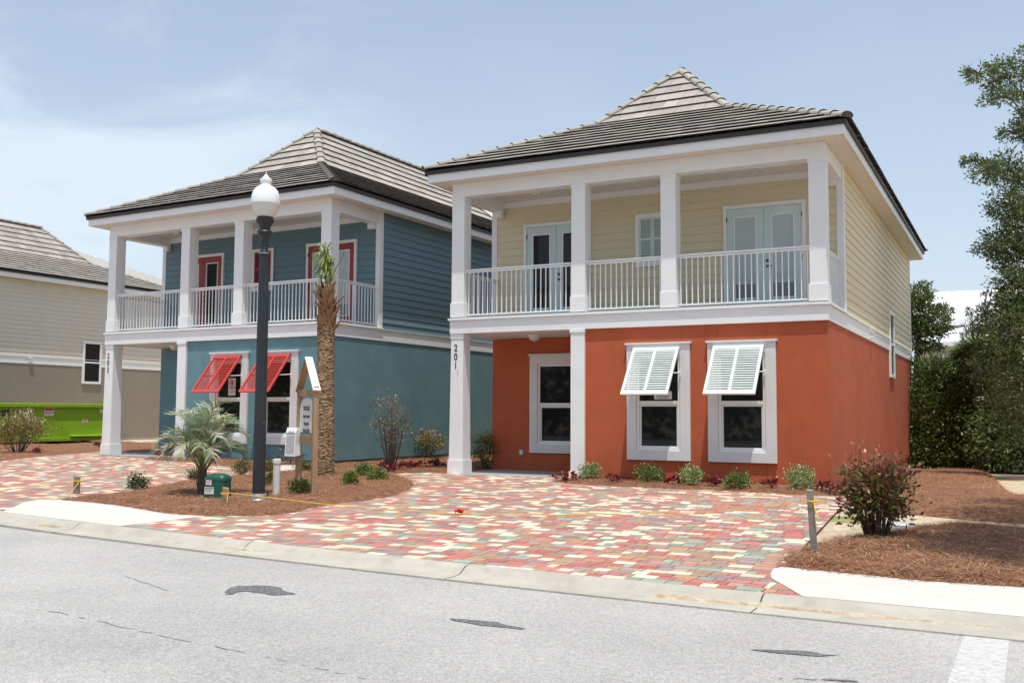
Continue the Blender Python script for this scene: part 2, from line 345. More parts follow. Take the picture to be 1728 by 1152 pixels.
def casing(mb, x0, x1, z0, z1, y, w, t=.06, wb=None):
    """picture-frame boards, butted, standing t proud of the plane y"""
    wb = wb or w
    mb.box(x0, x0+w, y-t, y, z0+wb, z1-w); mb.box(x1-w, x1, y-t, y, z0+wb, z1-w); mb.box(x0, x1, y-t, y, z0, z0+wb); mb.box(x0, x1, y-t, y, z1-w, z1)
def ground_window(root, x0, x1, z0, z1, y, label=None, shutter=None, arm=True):
    mb = MB(); casing(mb, x0, x1, z0, z1, y, .2, .055, .19); mb.box(x0-.03, x1+.03, y-.085, y, z1+.001, z1+.04)
    w = mb.build('window', M['whitestucco'], root, bevel=.004)
    if label: w['label'] = label
    a, b, c, d = x0+.2, x1-.2, z0+.19, z1-.2; mid = c+(d-c)*.50
    s = MB(); casing(s, a+.001, b-.001, c+.001, d-.001, y+.03, .05, .055)             # frame inside the casing
    s.box(a+.05, b-.05, y-.012, y+.03, mid-.04, mid+.03)                                     # meeting rail
    casing(s, a+.052, b-.052, c+.052, mid-.042, y+.035, .035, .03)
    s.build('sash', M['white'], w, bevel=.003)
    g = MB(); g.box(a+.08, b-.08, y+.028, y+.034, c+.08, mid-.07); g.box(a+.05, b-.05, y+.040, y+.046, mid+.03, d-.05); g.build('pane', M['glass'], w)
    if shutter:
        hx0, hx1, m = shutter; sh = MB(); H = Vector((0, y-.09, 2.60)); d_ = Vector((0, -.62, -.785)).normalized(); nrm = Vector((0, -.785, .62)).normalized(); Ln = 1.17
        def P(x, v, h=0): q = H+d_*v+nrm*h; return Vector((x, q.y, q.z))
        def plank(xa, xb, va, vb, t0, t1): sh.hexa([P(xa,va,t0),P(xb,va,t0),P(xb,vb,t0),P(xa,vb,t0),P(xa,va,t1),P(xb,va,t1),P(xb,vb,t1),P(xa,vb,t1)])
        plank(hx0, hx0+.05, .0, Ln, -.02, .02); plank(hx1-.05, hx1, .0, Ln, -.02, .02); cx = (hx0+hx1)/2
        plank(cx-.024, cx+.024, .06, Ln-.07, -.019, .019); plank(hx0+.05, hx1-.05, 0, .06, -.02, .02); plank(hx0+.05, hx1-.05, Ln-.07, Ln, -.02, .02)
        n = 18; pitch = (Ln-.13)/n; sd = (d_*math.cos(R(33))+nrm*math.sin(R(33)))
        up = sd.cross(Vector((1,0,0))).normalized()
        for xa, xb in ((hx0+.05, cx-.024), (cx+.024, hx1-.05)):
            for i in range(n):
                c0 = P(0, .06+pitch*(i+.5)); sh.hexa([Vector((X, 0, 0))+c0+sd*k+up*h for h in (-.006, .006) for X, k in ((xa,-.029),(xb,-.029),(xb,.029),(xa,.029))])
        sh.build('bahama_shutter', m, w)
        hb = MB(); hb.box(hx0-.01, hx1+.01, y-.10, y-.056, 2.585, 2.63); hb.build('hinge_rail', m, w)
        if arm:
            for X in (hx0+.02, hx1-.02):
                am = MB(); q = P(X, .62, -.03); am.tube([(X+.03 if X > cx else X-.03, y-.06, q.z+.03), (X, q.y, q.z)], .011, 8)
                XX = X+.03 if X > cx else X-.03; am.box(XX-.015, XX+.015, y-.075, y-.056, q.z-.05, q.z+.07)
                am.build('shutter_arm', M['plastic'], w)
    return w
def french_door(root, x0, x1, y, m, panes, z1=5.71):
    y = y-.032
    mb = MB(); w = .07; mb.box(x0, x0+w, y-.04, y+.03, ZT+.02, z1-w); mb.box(x1-w, x1, y-.04, y+.03, ZT+.02, z1-w); mb.box(x0-.01, x1+.01, y-.045, y+.03, z1-w, z1+.01)
    dr = mb.build('french_door', M['white'], root, bevel=.003)
    a, b = x0+w, x1-w; c = (a+b)/2; h = MB()
    for xa, xb, pm in ((a+.003, c-.003, panes[0]), (c+.003, b-.003, panes[1])):
        lf = MB(); st = .145; zb, zt = ZT+.03, z1-w-.004
        lf.box(xa, xa+st, y-.02, y, zb, zt); lf.box(xb-st, xb, y-.02, y, zb, zt); lf.box(xa+st, xb-st, y-.02, y, zb, zb+.30); lf.box(xa+st, xb-st, y-.02, y, zt-.17, zt)
        lf.build('door_leaf', m, dr, bevel=.002)
        fr = MB(); casing(fr, xa+st+.001, xb-st-.001, zb+.301, zt-.171, y-.001, .028, .028); fr.build('lite_frame', M['white'], dr)
        g = MB()
        if pm == 'blind':
            g.box(xa+st+.029, xb-st-.029, y-.012, y-.006, zb+.62, zt-.199)
            g2 = MB(); g2.box(xa+st+.029, xb-st-.029, y-.012, y-.006, zb+.33, zb+.62); g2.build('pane', M['blindlow'], dr)
            g.build('pane', M['blind'], dr)
        else: g.box(xa+st+.029, xb-st-.029, y-.012, y-.006, zb+.33, zt-.199); g.build('pane', M['glass'], dr)
        for zz in (zb+.25, (zb+zt)/2, zt-.22):
            X = xa if xa < c-.3 else xb; h = MB(); h.box(X-.008, X+.008, y-.044, y-.02, zz-.05, zz+.05); h.build('hinge', M['metal'], dr)
    k = MB(); k.tube([(c+.07, y-.02, 4.50), (c+.07, y-.05, 4.50)], .028, 12); k.build('deadbolt', M['metal'], dr, smooth=True); k = MB(); k.tube([(c+.07, y-.02, 4.38), (c+.07, y-.07, 4.38)], .022, 12); k.bar((c+.06, y-.07, 4.38), (c+.17, y-.07, 4.38), .02, .02)
    k.build('door_handle', M['metal'], dr, smooth=True)
def small_window(root, x0, x1, y, m):
    y = y-.03; mb = MB(); casing(mb, x0, x1, 4.54, 5.72, y, .09, .035, .12); w = mb.build('window', M['white'], root, bevel=.003)
    s = MB(); a, b, c, d = x0+.09, x1-.09, 4.66, 5.63; mid = (a+b)/2
    for xa, xb in ((a+.003, mid-.002), (mid+.002, b-.003)):
        for za, zb in ((c, c+.05), (c+.46, c+.51), (d-.05, d)): s.box(xa, xb, y-.03, y-.005, za, zb)
        for za, zb in ((c+.05, c+.46), (c+.51, d-.05)):
            s.box(xa, xa+.04, y-.03, y-.005, za, zb); s.box(xb-.04, xb, y-.03, y-.005, za, zb); n = int((zb-za)/.035)
            for i in range(n):
                z = za+(i+.5)*(zb-za)/n; s.hexa([(xa+.04,y-.028,z-.018),(xb-.04,y-.028,z-.018),(xb-.04,y-.006,z+.008),(xa+.04,y-.006,z+.008),(xa+.04,y-.028,z-.013),(xb-.04,y-.028,z-.013),(xb-.04,y-.006,z+.013),(xa+.04,y-.006,z+.013)])
    s.build('louvred_shutter', m, w)
def rail(root, A, B):
    A = Vector(A); B = Vector(B); d = (B-A); L = d.length; d.normalize(); z0, z1 = ZT+.075, 4.44
    t = MB(); t.bar(A+Vector((0,0,z1)), B+Vector((0,0,z1)), .05, .035); t.bar(A+Vector((0,0,z1-.045)), B+Vector((0,0,z1-.045)), .03, .03)
    for P, s in ((A, 1), (B, -1)): t.bar(P+d*s*.012+Vector((0,0,z1-.06)), P+d*s*.012+Vector((0,0,z1+.02)), .07, .024, up=d)
    r = t.build('railing', M['white'], root)
    b = MB(); b.bar(A+Vector((0,0,z0)), B+Vector((0,0,z0)), .035, .035); b.build('bottom_rail', M['white'], r)
    k = MB(); n = max(2, round(L/.118))
    for i in range(n):
        p = A+d*(L*(i+.5)/n); k.bar(p+Vector((0,0,z0+.018)), p+Vector((0,0,z1-.06)), .019, .019, up=d)
    k.build('balusters', M['white'], r)
def dome_light(root, x, y, z, r=.15):
    mb = MB(); mb.lathe([(r, z), (r, z-.03), (r*.9, z-.045)], 20, (x, y)); l = mb.build('ceiling_light', M['white'], root, smooth=True)
    g = MB(); g.lathe([(r*.88, z-.045), (r*.8, z-.085), (r*.55, z-.12), (r*.2, z-.138)], 20, (x, y)); g.build('light_bowl', M['globelow'], l, smooth=True)
    k = MB(); k.lathe([(.02, z-.138), (.02, z-.15), (.01, z-.155)], 10, (x, y)); k.build('finial', M['steel'], l, smooth=True)
def column(root, xa, xb, number=None):
    mb = MB(); y0, y1 = 0, .31
    mb.box(xa, xb, y0, y1, ZT+.34, 6.0); c = mb.build('column', M['white'], root, bevel=.004)
    p = MB(); p.box(xa-.02, xb+.02, y0-.02, y1+.02, ZT+.022, ZT+.34); p.build('column_base', M['white'], c, bevel=.004)
    k = MB(); k.box(xa-.012, xb+.012, y0-.012, y1+.012, 6.0, 6.068); k.build('capital', M['white'], c, bevel=.003)

def house(loc, rz, L, wallm, sidm, doorm, shutm, number, label, W=8., drop=.6, windows=True):
    root = empty('house', loc, rz, label=label, cat='house')
    # foundation and ground-floor walls
    f = MB(); f.box(3.05, W-.05, .08, D, -drop, .055); f.box(.05, W-.05, D+.05, L-.05, -drop, .055); f.build('foundation', wallm if number == '203' else M['concrete'] if number is None else wallm, root)
    s = MB(); s.box(-.02, 3.05, -.05, D+.05, -drop, 0.); s.box(3.05, 3.19, -.05, .07, -drop, -.02); s.build('porch_slab', M['slab'], root)
    w = MB(); holes = [(4.30, 5.20, .60, 2.48), (5.95, 6.85, .60, 2.48)]; bot = .05
    panel(w, 3.19, W, bot, ZB, .03, holes); w.face([(W,.03,bot),(W,L,bot),(W,L,ZB),(W,.03,ZB)]); w.face([(W,L,bot),(0,L,bot),(0,L,ZB),(W,L,ZB)]); w.face([(0,L,bot),(0,D,bot),(0,D,ZB),(0,L,ZB)])
    panel(w, 0, 3.0, 0.0, ZB, D, [(1.2, 2.1, .60, 2.44)]); w.face([(3.0,D,0),(3.0,.2,0),(3.0,.2,ZB),(3.0,D,ZB)]); w.face([(W,.03,bot),(3.19,.03,bot),(3.19,.1,bot),(W,.1,bot)])
    wall = w.build('stucco_wall', wallm, root)
    j = MB()
    # porch ceiling
    c = MB(); c.box(.02, 2.98, .32, D-.002, ZB+.012, ZB+.05); c.build('porch_ceiling', M['soffit'], root)
    # band, cap, deck
    b = MB(); b.box(-.0, W+.02, -.03, .28, ZB, ZT-.055); b.box(W-.02, W+.02, .28, L, ZB, ZT-.055); b.box(0, .2, .28, D, ZB, ZT-.055); b.box(-.02, .0, -.03, L, ZB, ZT-.055)
    band = b.build('band_board', M['white'], root, bevel=.004)
    cp = MB(); cp.box(-.05, W+.06, -.07, .3, ZT-.053, ZT-.005); cp.box(W-.3, W+.06, .3, D+.12, ZT-.053, ZT-.005); cp.box(-.05, .3, .3, D+.02, ZT-.053, ZT-.005); cp.build('band_cap', M['white'], band, bevel=.003)
    dk = MB(); dk.box(.01, W-.01, .0, D, ZT-.004, ZT+.018); dk.build('balcony_floor', M['slab'], root)
    # upper walls
    sd = MB(); laps(sd, (.1, D), (W-.1, D), (0,-1), ZT+.02, 6.30); laps(sd, (W, D+.12), (W, L-.1), (1,0), ZT-.05, 6.372); laps(sd, (W, L), (0, L), (0,1), ZT-.05, 6.372); laps(sd, (0, L), (0, D), (-1,0), ZT-.05, 6.372)
    side = sd.build('siding_wall', sidm, root)
    fl = MB(); fl.box(W+.0, W+.045, D+.121, L, ZT-.054, ZT-.04); fl.build('flashing', M['white'], side)
    for q in ((W-.11, W+.028, D-.03, D+.12, ZT-.004, 6.37), (-.028, .11, D-.03, D+.12, ZT-.004, 6.37), (W-.1, W+.028, L-.1, L+.028, ZT-.04, 6.37)):
        t = MB(); t.box(*q); t.build('corner_board', M['white'], side, bevel=.003)
    t = MB(); t.box(.3, W-.3, D-.035, D-.001, 6.16, 6.298); t.build('frieze_board', M['white'], side, bevel=.003)
    # balcony ceiling (beadboard), beams
    bc = MB(); x = .31
    while x < W-.31:
        x1 = min(x+.10, W-.31); bc.box(x+.003, x1-.003, .31, D-.001, 6.30, 6.33); x = x1
    bc.box(.31, W-.31, .31, D-.001, 6.333, 6.36); bc.build('balcony_ceiling', M['soffit'], root)
    bm = MB(); bm.box(0, W, 0, .31, 6.07, 6.371); bm.box(W-.31, W, .31, D-.031, 6.07, 6.371); bm.box(0, .31, .31, D-.031, 6.07, 6.371); 
    for q in ((W-.30, W-.112, D-.15, D-.031, 5.93, 6.069), (.112, .30, D-.15, D-.031, 5.93, 6.069)): k_ = MB(); k_.box(*q); k_.build('bracket', M['white'], root)
    bm.build('beam', M['white'], root, bevel=.004)
    for xa, xb in ((0, .31), (2.88, 3.19), (4.82, 5.13), (7.69, 8.0)): column(root, xa, xb)
    for xa, xb in ((.31, 2.88), (3.19, 4.82), (5.13, 7.69)): rail(root, (xa, .13, 0), (xb, .13, 0))
    rail(root, (W-.1, .31, 0), (W-.1, D-.03, 0)); rail(root, (.1, .31, 0), (.1, D-.03, 0))
    # porch columns
    g = MB()
    def frus(mb, cx, cy, w0, w1, z0, z1):
        mb.hexa([(cx+a*w/2, cy+b_*w/2, z) for z, w in ((z0, w0), (z1, w1)) for a, b_ in ((-1,-1),(1,-1),(1,1),(-1,1))])
    frus(g, .155, .155, .345, .305, .30, ZB-.11); pc = g.build('column', M['white'], root, bevel=.005)
    p = MB(); frus(p, .155, .155, .40, .385, .0, .30); p.build('column_base', M['white'], pc, bevel=.005)
    k = MB(); frus(k, .155, .155, .33, .335, ZB-.11, ZB-.001); k.build('capital', M['white'], pc, bevel=.004)
    p2 = MB(); p2.box(2.88, 3.188, -.028, .2, .0, ZB-.07); q = p2.build('column', M['white'], root, bevel=.004)
    k2 = MB(); k2.box(2.86, 3.2, -.045, .2, ZB-.069, ZB-.001); k2.build('capital', M['white'], q, bevel=.003)
    k3 = MB(); k3.box(2.85, 3.22, -.05, .02, -.015, .14); k3.build('column_base', M['white'], q, bevel=.003)
    if number:
        for i, ch in enumerate(number):
            zz = 2.66-.195*i; yy = .155-(.305+.04*(ZB-.11-zz)/(ZB-.41))/2-.005
            text(ch, .215, (.125, yy, zz), (R(90), 0, 0), M['ink'], pc, 'house_number', depth=.003, xs=.85, bold=.002)
        # rust run below the digits
        rr = MB(); zz = 2.14; yy = .155-(.305+.04*(ZB-.11-zz)/(ZB-.41))/2-.003; rr.face([(.172,yy+.002,2.24),(.184,yy+.002,2.24),(.181,yy-.004,2.10),(.177,yy-.004,2.10)]); rr.build('rust_run', M['metal'], pc)
    if windows:
        ground_window(root, 4.10, 5.40, .41, 2.68, .03, 'white window with a propped louvred shutter, left of the pair', (4.26, 5.20, shutm))
        ground_window(root, 5.75, 7.05, .41, 2.68, .03, 'white window with a propped louvred shutter, right of the pair', (5.88, 6.84, shutm))
        ground_window(root, 1.00, 2.30, .41, 2.64, D, 'window inside the porch with no shutter')
        dp = 'glass' if number == '201' else 'glass'
        french_door(root, .84, 2.51, D, doorm, (dp, dp)); french_door(root, 5.58, 7.28, D, doorm, ('blind', 'blind'))
        small_window(root, 3.60, 4.40, D, doorm)
    # side window crossing the band
    sw = MB(); ya, yb, za, zb = (9.35, 10.3, 2.32, 4.12)
    sw.box(W, W+.06, ya, ya+.1, za+.1, zb-.1); sw.box(W, W+.06, yb-.1, yb, za+.1, zb-.1); sw.box(W, W+.06, ya, yb, za, za+.1); sw.box(W, W+.06, ya, yb, zb-.1, zb); sw.box(W, W+.055, ya+.1, yb-.1, 3.19, 3.25)
    ww = sw.build('window', M['white'], root, bevel=.003); ww['label'] = 'narrow side window crossing the white band'
    g = MB(); g.box(W+.022, W+.036, ya+.1, yb-.1, za+.1, 3.19); g.box(W+.022, W+.036, ya+.1, yb-.1, 3.25, zb-.1); g.build('pane', M['glass'], ww)
    for yy in ((4.6, 6.8) if number is None else (5.6, 14.2)):
        v = MB(); v.box(W+.021, W+.09, yy, yy+.16, ZB+.06, ZB+.20); v.box(W+.021, W+.11, yy-.02, yy+.18, ZB+.20, ZB+.22); v.build('wall_vent', M['plastic'], root)
    if windows:
        for (x, y, z) in ((1.5, 1.1, ZB+.012), (1.6, 1.0, 6.30), (6.6, .9, 6.30)): dome_light(root, x, y, z)
        o = MB(); o.box(.72, .84, D-.035, D-.001, .34, .48); ob = o.build('outlet_box', M['steel'], root, bevel=.01)
        o2 = MB(); o2.box(.755, .805, D-.042, D-.036, .37, .45); o2.build('outlet_cover', M['plastic'], ob)
    make_roof(root, W, L, s1=.41 if number is None else .483)
    return root
orange = house((0,0,0), 0, 15.36, M['orange'], M['cream'], M['mint'], M['mintshutter'], '201', 'two storey house with orange ground floor, pale yellow siding and white balcony')
blue = house((-11.5538,.6044,.105), -.0395, 14.5, M['teal'], M['bluesid'], M['red'], M['redshutter'], '203', 'two storey teal blue house with red shutters and red balcony doors')
beige = house((-32.0,.6,.13), 0, 14.1, M['tan'], M['beige'], M['mint'], M['mintshutter'], None, 'house with tan stucco below beige siding behind the lime green dumpster', windows=False)
# control joints of the orange front
M['jointo'] = mat('stucco_joint', (.30,.07,.03), .9)
for x, za, zb in ((5.22,2.73,3.03),(5.93,2.73,3.03),(6.86,2.73,3.03),(5.93,.06,.40),(6.86,.06,.40),(5.22,.06,.40),(4.30,.06,.40)):
    k_ = MB(); k_.box(x-.004, x+.004, .0275, .031, za, zb); k_.build('control_joint', M['jointo'], orange)
def h2w(h, p): return h.matrix_world @ Vector(p)
bpy.context.view_layer.update()

# papers taped inside windows
def notice(h, x, z, w, hgt, label, lines):
    root = empty('notice', h.matrix_world @ Vector((x, .058, z)), h.rotation_euler.z, label=label, cat='notice')
    mb = MB(); mb.box(-w/2, w/2, -.002, .002, 0, hgt); mb.build('sheet', M['sticker'], root)
    if hgt > .2:
        r = MB(); n = 24; cx, cz, ra, rb = 0, hgt*.72, .085, .064
        for i in range(n):
            a, b = 2*math.pi*i/n, 2*math.pi*(i+1)/n
            r.face([(cx+ra*math.cos(a),-.004,cz+ra*math.sin(a)),(cx+ra*math.cos(b),-.004,cz+ra*math.sin(b)),(cx+rb*math.cos(b),-.004,cz+rb*math.sin(b)),(cx+rb*math.cos(a),-.004,cz+rb*math.sin(a))])
        r.bar((-.052,-.0045,cz+.052), (.052,-.0045,cz-.052), .002, .016, up=(1,0,1)); r.build('prohibition_ring', M['stickerred'], root)
        hand = MB(); hand.box(-.03,.02,-.0035,-.003,cz-.035,cz+.03); hand.box(.02,.035,-.0035,-.003,cz-.01,cz+.04); hand.build('pictogram', M['ink'], root)
    for s, size, zz, m in lines: text(s, size, (0, -.005, zz), (R(90), 0, 0), m, root, depth=.0005, bold=.001)
notice(blue, 4.80, 1.62, .25, .44, 'white no smoking notice with red ring in the left window of the blue house', [('NO SMOKING', .036, .19, M['ink']), ('within 25 feet', .022, .155, M['ink']), ('$100 FINE', .045, .07, M['stickerred'])])
notice(orange, 4.83, 1.60, .36, .16, 'white paper notice in the left window of the orange house under the pale shutter', [('NO TRESPASSING', .034, .05, M['ink']), ('PRIVATE PROPERTY', .022, .015, M['ink'])])

# ------------------------------------------------------------------ background houses
def gable_house(name, loc, rz, w, l, hw, rh, wallm, roofm, label, over=.4, seam=.45, hip=False, wins=()):
    root = empty(name, loc, rz, label=label, cat='house')
    m = MB(); m.box(0, w, 0, l, -1, hw)
    if not hip: m.face([(0,0,hw),(w,0,hw),(w/2,0,hw+rh*.97)]); m.face([(0,l,hw),(w,l,hw),(w/2,l,hw+rh*.97)])
    wall = m.build('wall', wallm, root)
    r = MB(); o = over; e0 = hw-.1; k = (w/2+o); pk = e0+rh+.1; hy = k if hip else 0
    A, B, C_, D_ = Vector((-o,-o,e0)), Vector((w+o,-o,e0)), Vector((w+o,l+o,e0)), Vector((-o,l+o,e0)); P, Q = Vector((w/2,-o+hy,pk)), Vector((w/2,l+o-hy,pk))
    up = Vector((0,0,.06))
    for f in ([A, P, Q, D_], [B, C_, Q, P]) + (([A, B, P], [C_, D_, Q]) if hip else ()):
        r.face(f); r.face([v+up for v in f])
    for a, b in ((A,B),(B,C_),(C_,D_),(D_,A)) if hip else ((B,C_),(D_,A),(A,P),(P,B),(C_,Q),(Q,D_)): r.face([a, b, b+up, a+up])
    y = -o+seam
    while y < l+o:
        t = 1. if not hip else min(1., (y+o)/k, (l+o-y)/k)
        for sx in (-1, 1):
            e = Vector((w/2+sx*k, y, e0+.08)); tp = Vector((w/2+sx*k*(1-t), y, e0+.08+(pk-e0)*t)); r.bar(e, tp, .04, .05)
        y += seam
    if hip:
        x = -o+seam
        while x < w+o:
            t = min(1., (x+o)/k, (w+o-x)/k); r.bar((x, -o, e0+.08), (x, -o+k*t, e0+.08+(pk-e0)*t), .04, .05); x += seam
    r.build('roof', roofm, root)
    fb = MB(); fb.box(-o-.02, w+o+.02, -o-.03, -o, e0-.2, e0+.02) if hip else None; fb.box(-o-.03, -o, -o, l+o, e0-.2, e0+.05); fb.box(w+o, w+o+.03, -o, l+o, e0-.2, e0+.05); fb.build('fascia', M['white'], root)
    for (face, a, b, z0, z1) in wins:
        wm = MB(); g = MB()
        if face == 'f': casing(wm, a, b, z0, z1, -.001, .12, .06); g.box(a+.12, b-.12, -.03, -.02, z0+.12, z1-.12); wm.box(a+.12, b-.12, -.05, -.031, (z0+z1)/2-.03, (z0+z1)/2+.03)
        else:
            for q in ((a,a+.12,z0,z1),(b-.12,b,z0,z1),(a+.12,b-.12,z0,z0+.12),(a+.12,b-.12,z1-.12,z1)): wm.box(w+.001, w+.06, q[0], q[1], q[2], q[3])
            g.box(w+.01, w+.03, a+.12, b-.12, z0+.12, z1-.12)
        wo = wm.build('window', M['white'], root); g.build('pane', M['glass'], wo)
    return root
q = far(1556, 640, 54); e_ = far(1610, 541, 46.6).z; rg = far(1600, 494, 50.5).z
rh = gable_house('house', (q.x, q.y, -.5), YAW-R(24.5)-R(90), 7.0, 16.0, e_+.6, rg-e_-.1, M['beige'], M['metalroof'], 'beige lap siding house with white metal roof behind the shrubs at right', over=.4)
z1 = e_+.55; z2 = far(1600, 573, 41.5).z+.5; m = MB(); x0, x1 = 7.02, 11.6
m.box(x0, x1, .3, 16, -1, z2-.02); m.build('wing_wall', M['beige'], rh)
m = MB(); A_, B_, C_, D_ = (x0, 3.2, z1), (x0, 16.4, z1), (x1+.4, 16.4, z2), (x1+.4, -.1, z2); E_ = (x0, -.1, z2)
m.face([A_, B_, C_, D_]); m.face([E_, A_, D_]); y = .4
while y < 16.4: t = min(1, max(0, (y+.1)/3.3)); m.bar((x1+.4, y, z2+.03), (x1+.4-(x1+.4-x0)*t, y, z2+.03+(z1-z2)*t), .04, .05); y += .45
m.build('wing_roof', M['metalroof'], rh); m = MB(); m.box(x1+.36, x1+.42, -.12, 16.4, z2-.2, z2-.001); m.build('wing_fascia', M['white'], rh)
for ya, yb, za, zb in ((1.05, 2.3, z2-2.0, z2-.55), (2.6, 3.6, z2-3.3, z2-2.2), (5., 6.2, z2-2., z2-.55)):
    m = MB(); [m.box(x1+.001, x1+.06, *q_) for q_ in ((ya, ya+.12, za+.12, zb-.12), (yb-.12, yb, za+.12, zb-.12), (ya, yb, za, za+.12), (ya, yb, zb-.12, zb))]; w_ = m.build('window', M['white'], rh); m = MB(); m.box(x1+.01, x1+.03, ya+.12, yb-.12, za+.12, zb-.12); m.build('pane', M['glass'], w_)
# ------------------------------------------------------------------ setting: ground, road, curb, walks
def poly_pts(lst): return [(at(*p).x, at(*p).y) if len(p) == 2 and abs(p[0])+abs(p[1]) > 100 else (p[0], p[1]) for p in lst]
def chaikin(P, n=1):
    for _ in range(n):
        Q = []
        for i in range(len(P)):
            a, b = P[i], P[(i+1) % len(P)]; Q += [(a[0]*.75+b[0]*.25, a[1]*.75+b[1]*.25), (a[0]*.25+b[0]*.75, a[1]*.25+b[1]*.75)]
        P = Q
    return P
def sdist(P, X, Y):
    """signed distance (positive inside) of arrays X, Y to the polygon P"""
    P = np.array(P); d = np.full(X.shape, 1e9); ins = np.zeros(X.shape, bool)
    for i in range(len(P)):
        a, b = P[i], P[(i+1) % len(P)]; e = b-a; wx, wy = X-a[0], Y-a[1]
        t = np.clip((wx*e[0]+wy*e[1])/(e@e+1e-12), 0, 1); d = np.minimum(d, np.hypot(wx-e[0]*t, wy-e[1]*t))
        c = ((a[1] > Y) != (b[1] > Y)) & (X < (b[0]-a[0])*(Y-a[1])/(b[1]-a[1]+1e-12)+a[0]); ins ^= c
    return np.where(ins, d, -d)
# ground sheet
def gheight(x, y):
    c = curb_y(x)
    if y < c-.3: return -.75
    return gz(x, y)-.045
g = MB(); xs = [-400,-200,-100,-60,-45]+[-36+.75*i for i in range(76)]+[28,40,60,100,200,400]; ys = [-400,-100,-50,-25,-16]+[-12+.4*i for i in range(80)]+[24,32,45,60,100,200,600]
for y in ys:
    for x in xs: g.v.append((x, y, gheight(x, y)))
n = len(xs)
for j in range(len(ys)-1):
    for i in range(n-1): g.f.append((j*n+i, j*n+i+1, (j+1)*n+i+1, (j+1)*n+i)); g.c.append((1,1,1)); g.m.append(0)
tag(g.build('ground', M['ground'], smooth=True), kind='structure')
# road
ZR = -.262
rd = MB(); xs = [-150,-60,-30]+[-14+2*i for i in range(20)]+[40,80,150]; cur = [(x, curb_y(x)-.44) for x in xs]
for i in range(len(xs)-1):
    (xa, ya), (xb, yb) = cur[i], cur[i+1]; rd.face([(xa,-60,ZR-.02),(xb,-60,ZR-.02),(xb,yb,ZR),(xa,ya,ZR)])
tag(rd.build('road', M['asphalt']), kind='structure')
# curb: rolled concrete with a gutter pan, cast in lengths
cb = MB(); prof = [(0,.006),(.07,.008),(.10,.002),(.135,-.016),(.17,-.040),(.20,-.058),(.225,-.066),(.33,-.071),(.46,-.0735),(.46,-.5),(0,-.5)]
joints = [-60,-42,-30,-24,-18,-12,-9,-6,-3,.05,3.28,6.24,9.15,12.2,15.3,18.4,21.5,27,40,60]
for a, b in zip(joints[:-1], joints[1:]):
    m_ = max(2, int((b-a)/.5)); rows = []
    for i in range(m_+1):
        x = a+.008+(b-a-.016)*i/m_; y = curb_y(x); e = .01; t = (curb_y(x+e)-curb_y(x-e))/(2*e); q = math.hypot(1, t); nx, ny = t/q, -1/q; zb = gz(x, y)
        rows.append([(x+nx*o, y+ny*o, zb+h) for o, h in prof])
    for r0, r1 in zip(rows[:-1], rows[1:]):
        for k in range(len(prof)): cb.face([r0[k], r1[k], r1[(k+1) % len(prof)], r0[(k+1) % len(prof)]])
    cb.face(rows[0]); cb.face(rows[-1][::-1])
tag(cb.build('curb', M['curb'], smooth=True), kind='structure')
# concrete walks
def sheet(name, P, m, dz, kind='structure', th=.1):
    mb = MB(); top = [(x, y, gz(x, y)+dz) for x, y in P]; mb.face(top)
    for i in range(len(P)):
        a, b = top[i], top[(i+1) % len(P)]; mb.face([a, b, (b[0], b[1], b[2]-th), (a[0], a[1], a[2]-th)])
    o = mb.build(name, m); me = o.data
    return tag(o, kind=kind)
def along_curb(xa, xb, n=8, off=.006): return [(xa+(xb-xa)*i/n, curb_y(xa+(xb-xa)*i/n)+off) for i in range(n+1)]
def cw(P):
    A = sum(P[i][0]*P[(i+1) % len(P)][1]-P[(i+1) % len(P)][0]*P[i][1] for i in range(len(P))); return P if A > 0 else P[::-1]
WR = poly_pts([(1302,976),(1300,968),(1306,960),(1320,957),(1360,961),(1450,970),(1560,981),(1728,992)])
WRp = cw([(9.45, curb_y(9.45)+.006)]+WR+[(16, -8.9), (30, -8.95)]+along_curb(30, 9.45, 12)[:-1])
sheet('sidewalk', WRp, M['concrete'], .008)
WL = poly_pts([(18,858),(40,848),(60,844),(83,843),(130,846),(190,852),(240,860),(286,868),(346,871)])
WLp = cw(along_curb(-2.1, .75, 6)+[(.8, curb_y(.8)+.25)]+WL[::-1])
sheet('sidewalk', WLp, M['concrete'], .008)
pth = poly_pts([(470,800),(455,795),(470,790),(498,790),(512,793),(508,797)]); sheet('path', cw(pth), M['concrete'], .075)

# mulch beds
Z0 = [(83,842),(190,851),(286,867.5),(346,870),(420,871),(490,867),(560,850),(620,844),(660,838),(690,828),(703,815),(690,806),(655,799),(720,797),(757,797),(-.05,.1),(-.02,2),(0,9),(-3.4,9),(-3.58,.22),(-8.3,.42),(-9.6,.35),(245,776),(323,779),(393,788),(432,797),(402,806),(345,803),(270,819),(215,831),(110,841)]
bedA = poly_pts(Z0)
bedB = poly_pts([(3.1,.1),(930,811),(960,816),(1100,823),(1200,827),(1300,832),(1400,836),(1425,836)])+[(8.75,-.6),(8.3,.6),(8.0,.1)]
bedC = poly_pts([(1318,952),(1335,932),(1390,914),(1440,903),(1520,897),(1560,884),(1640,884),(1728,893)])+[(20,-5.5),(20,-8.9),(16,-8.85)]+poly_pts([(1728,990),(1600,984),(1500,975),(1400,966),(1345,959)])
bedD = poly_pts([(1432,838),(1450,850),(1500,862),(1545,862),(1600,867),(1680,874),(1728,878)])+[(20,-4.4),(20,-1)]+poly_pts([(1728,842),(1690,826),(1672,806),(1660,793)])+[(9.,13.5),(8.02,12),(8.02,6),(8.02,.2)]
bedE = poly_pts([(-30,781),(0,779),(40,773),(90,768),(130,765),(165,762)])+[(-13.2,3.2),(-15,8),(-22,9),(-24,3)]
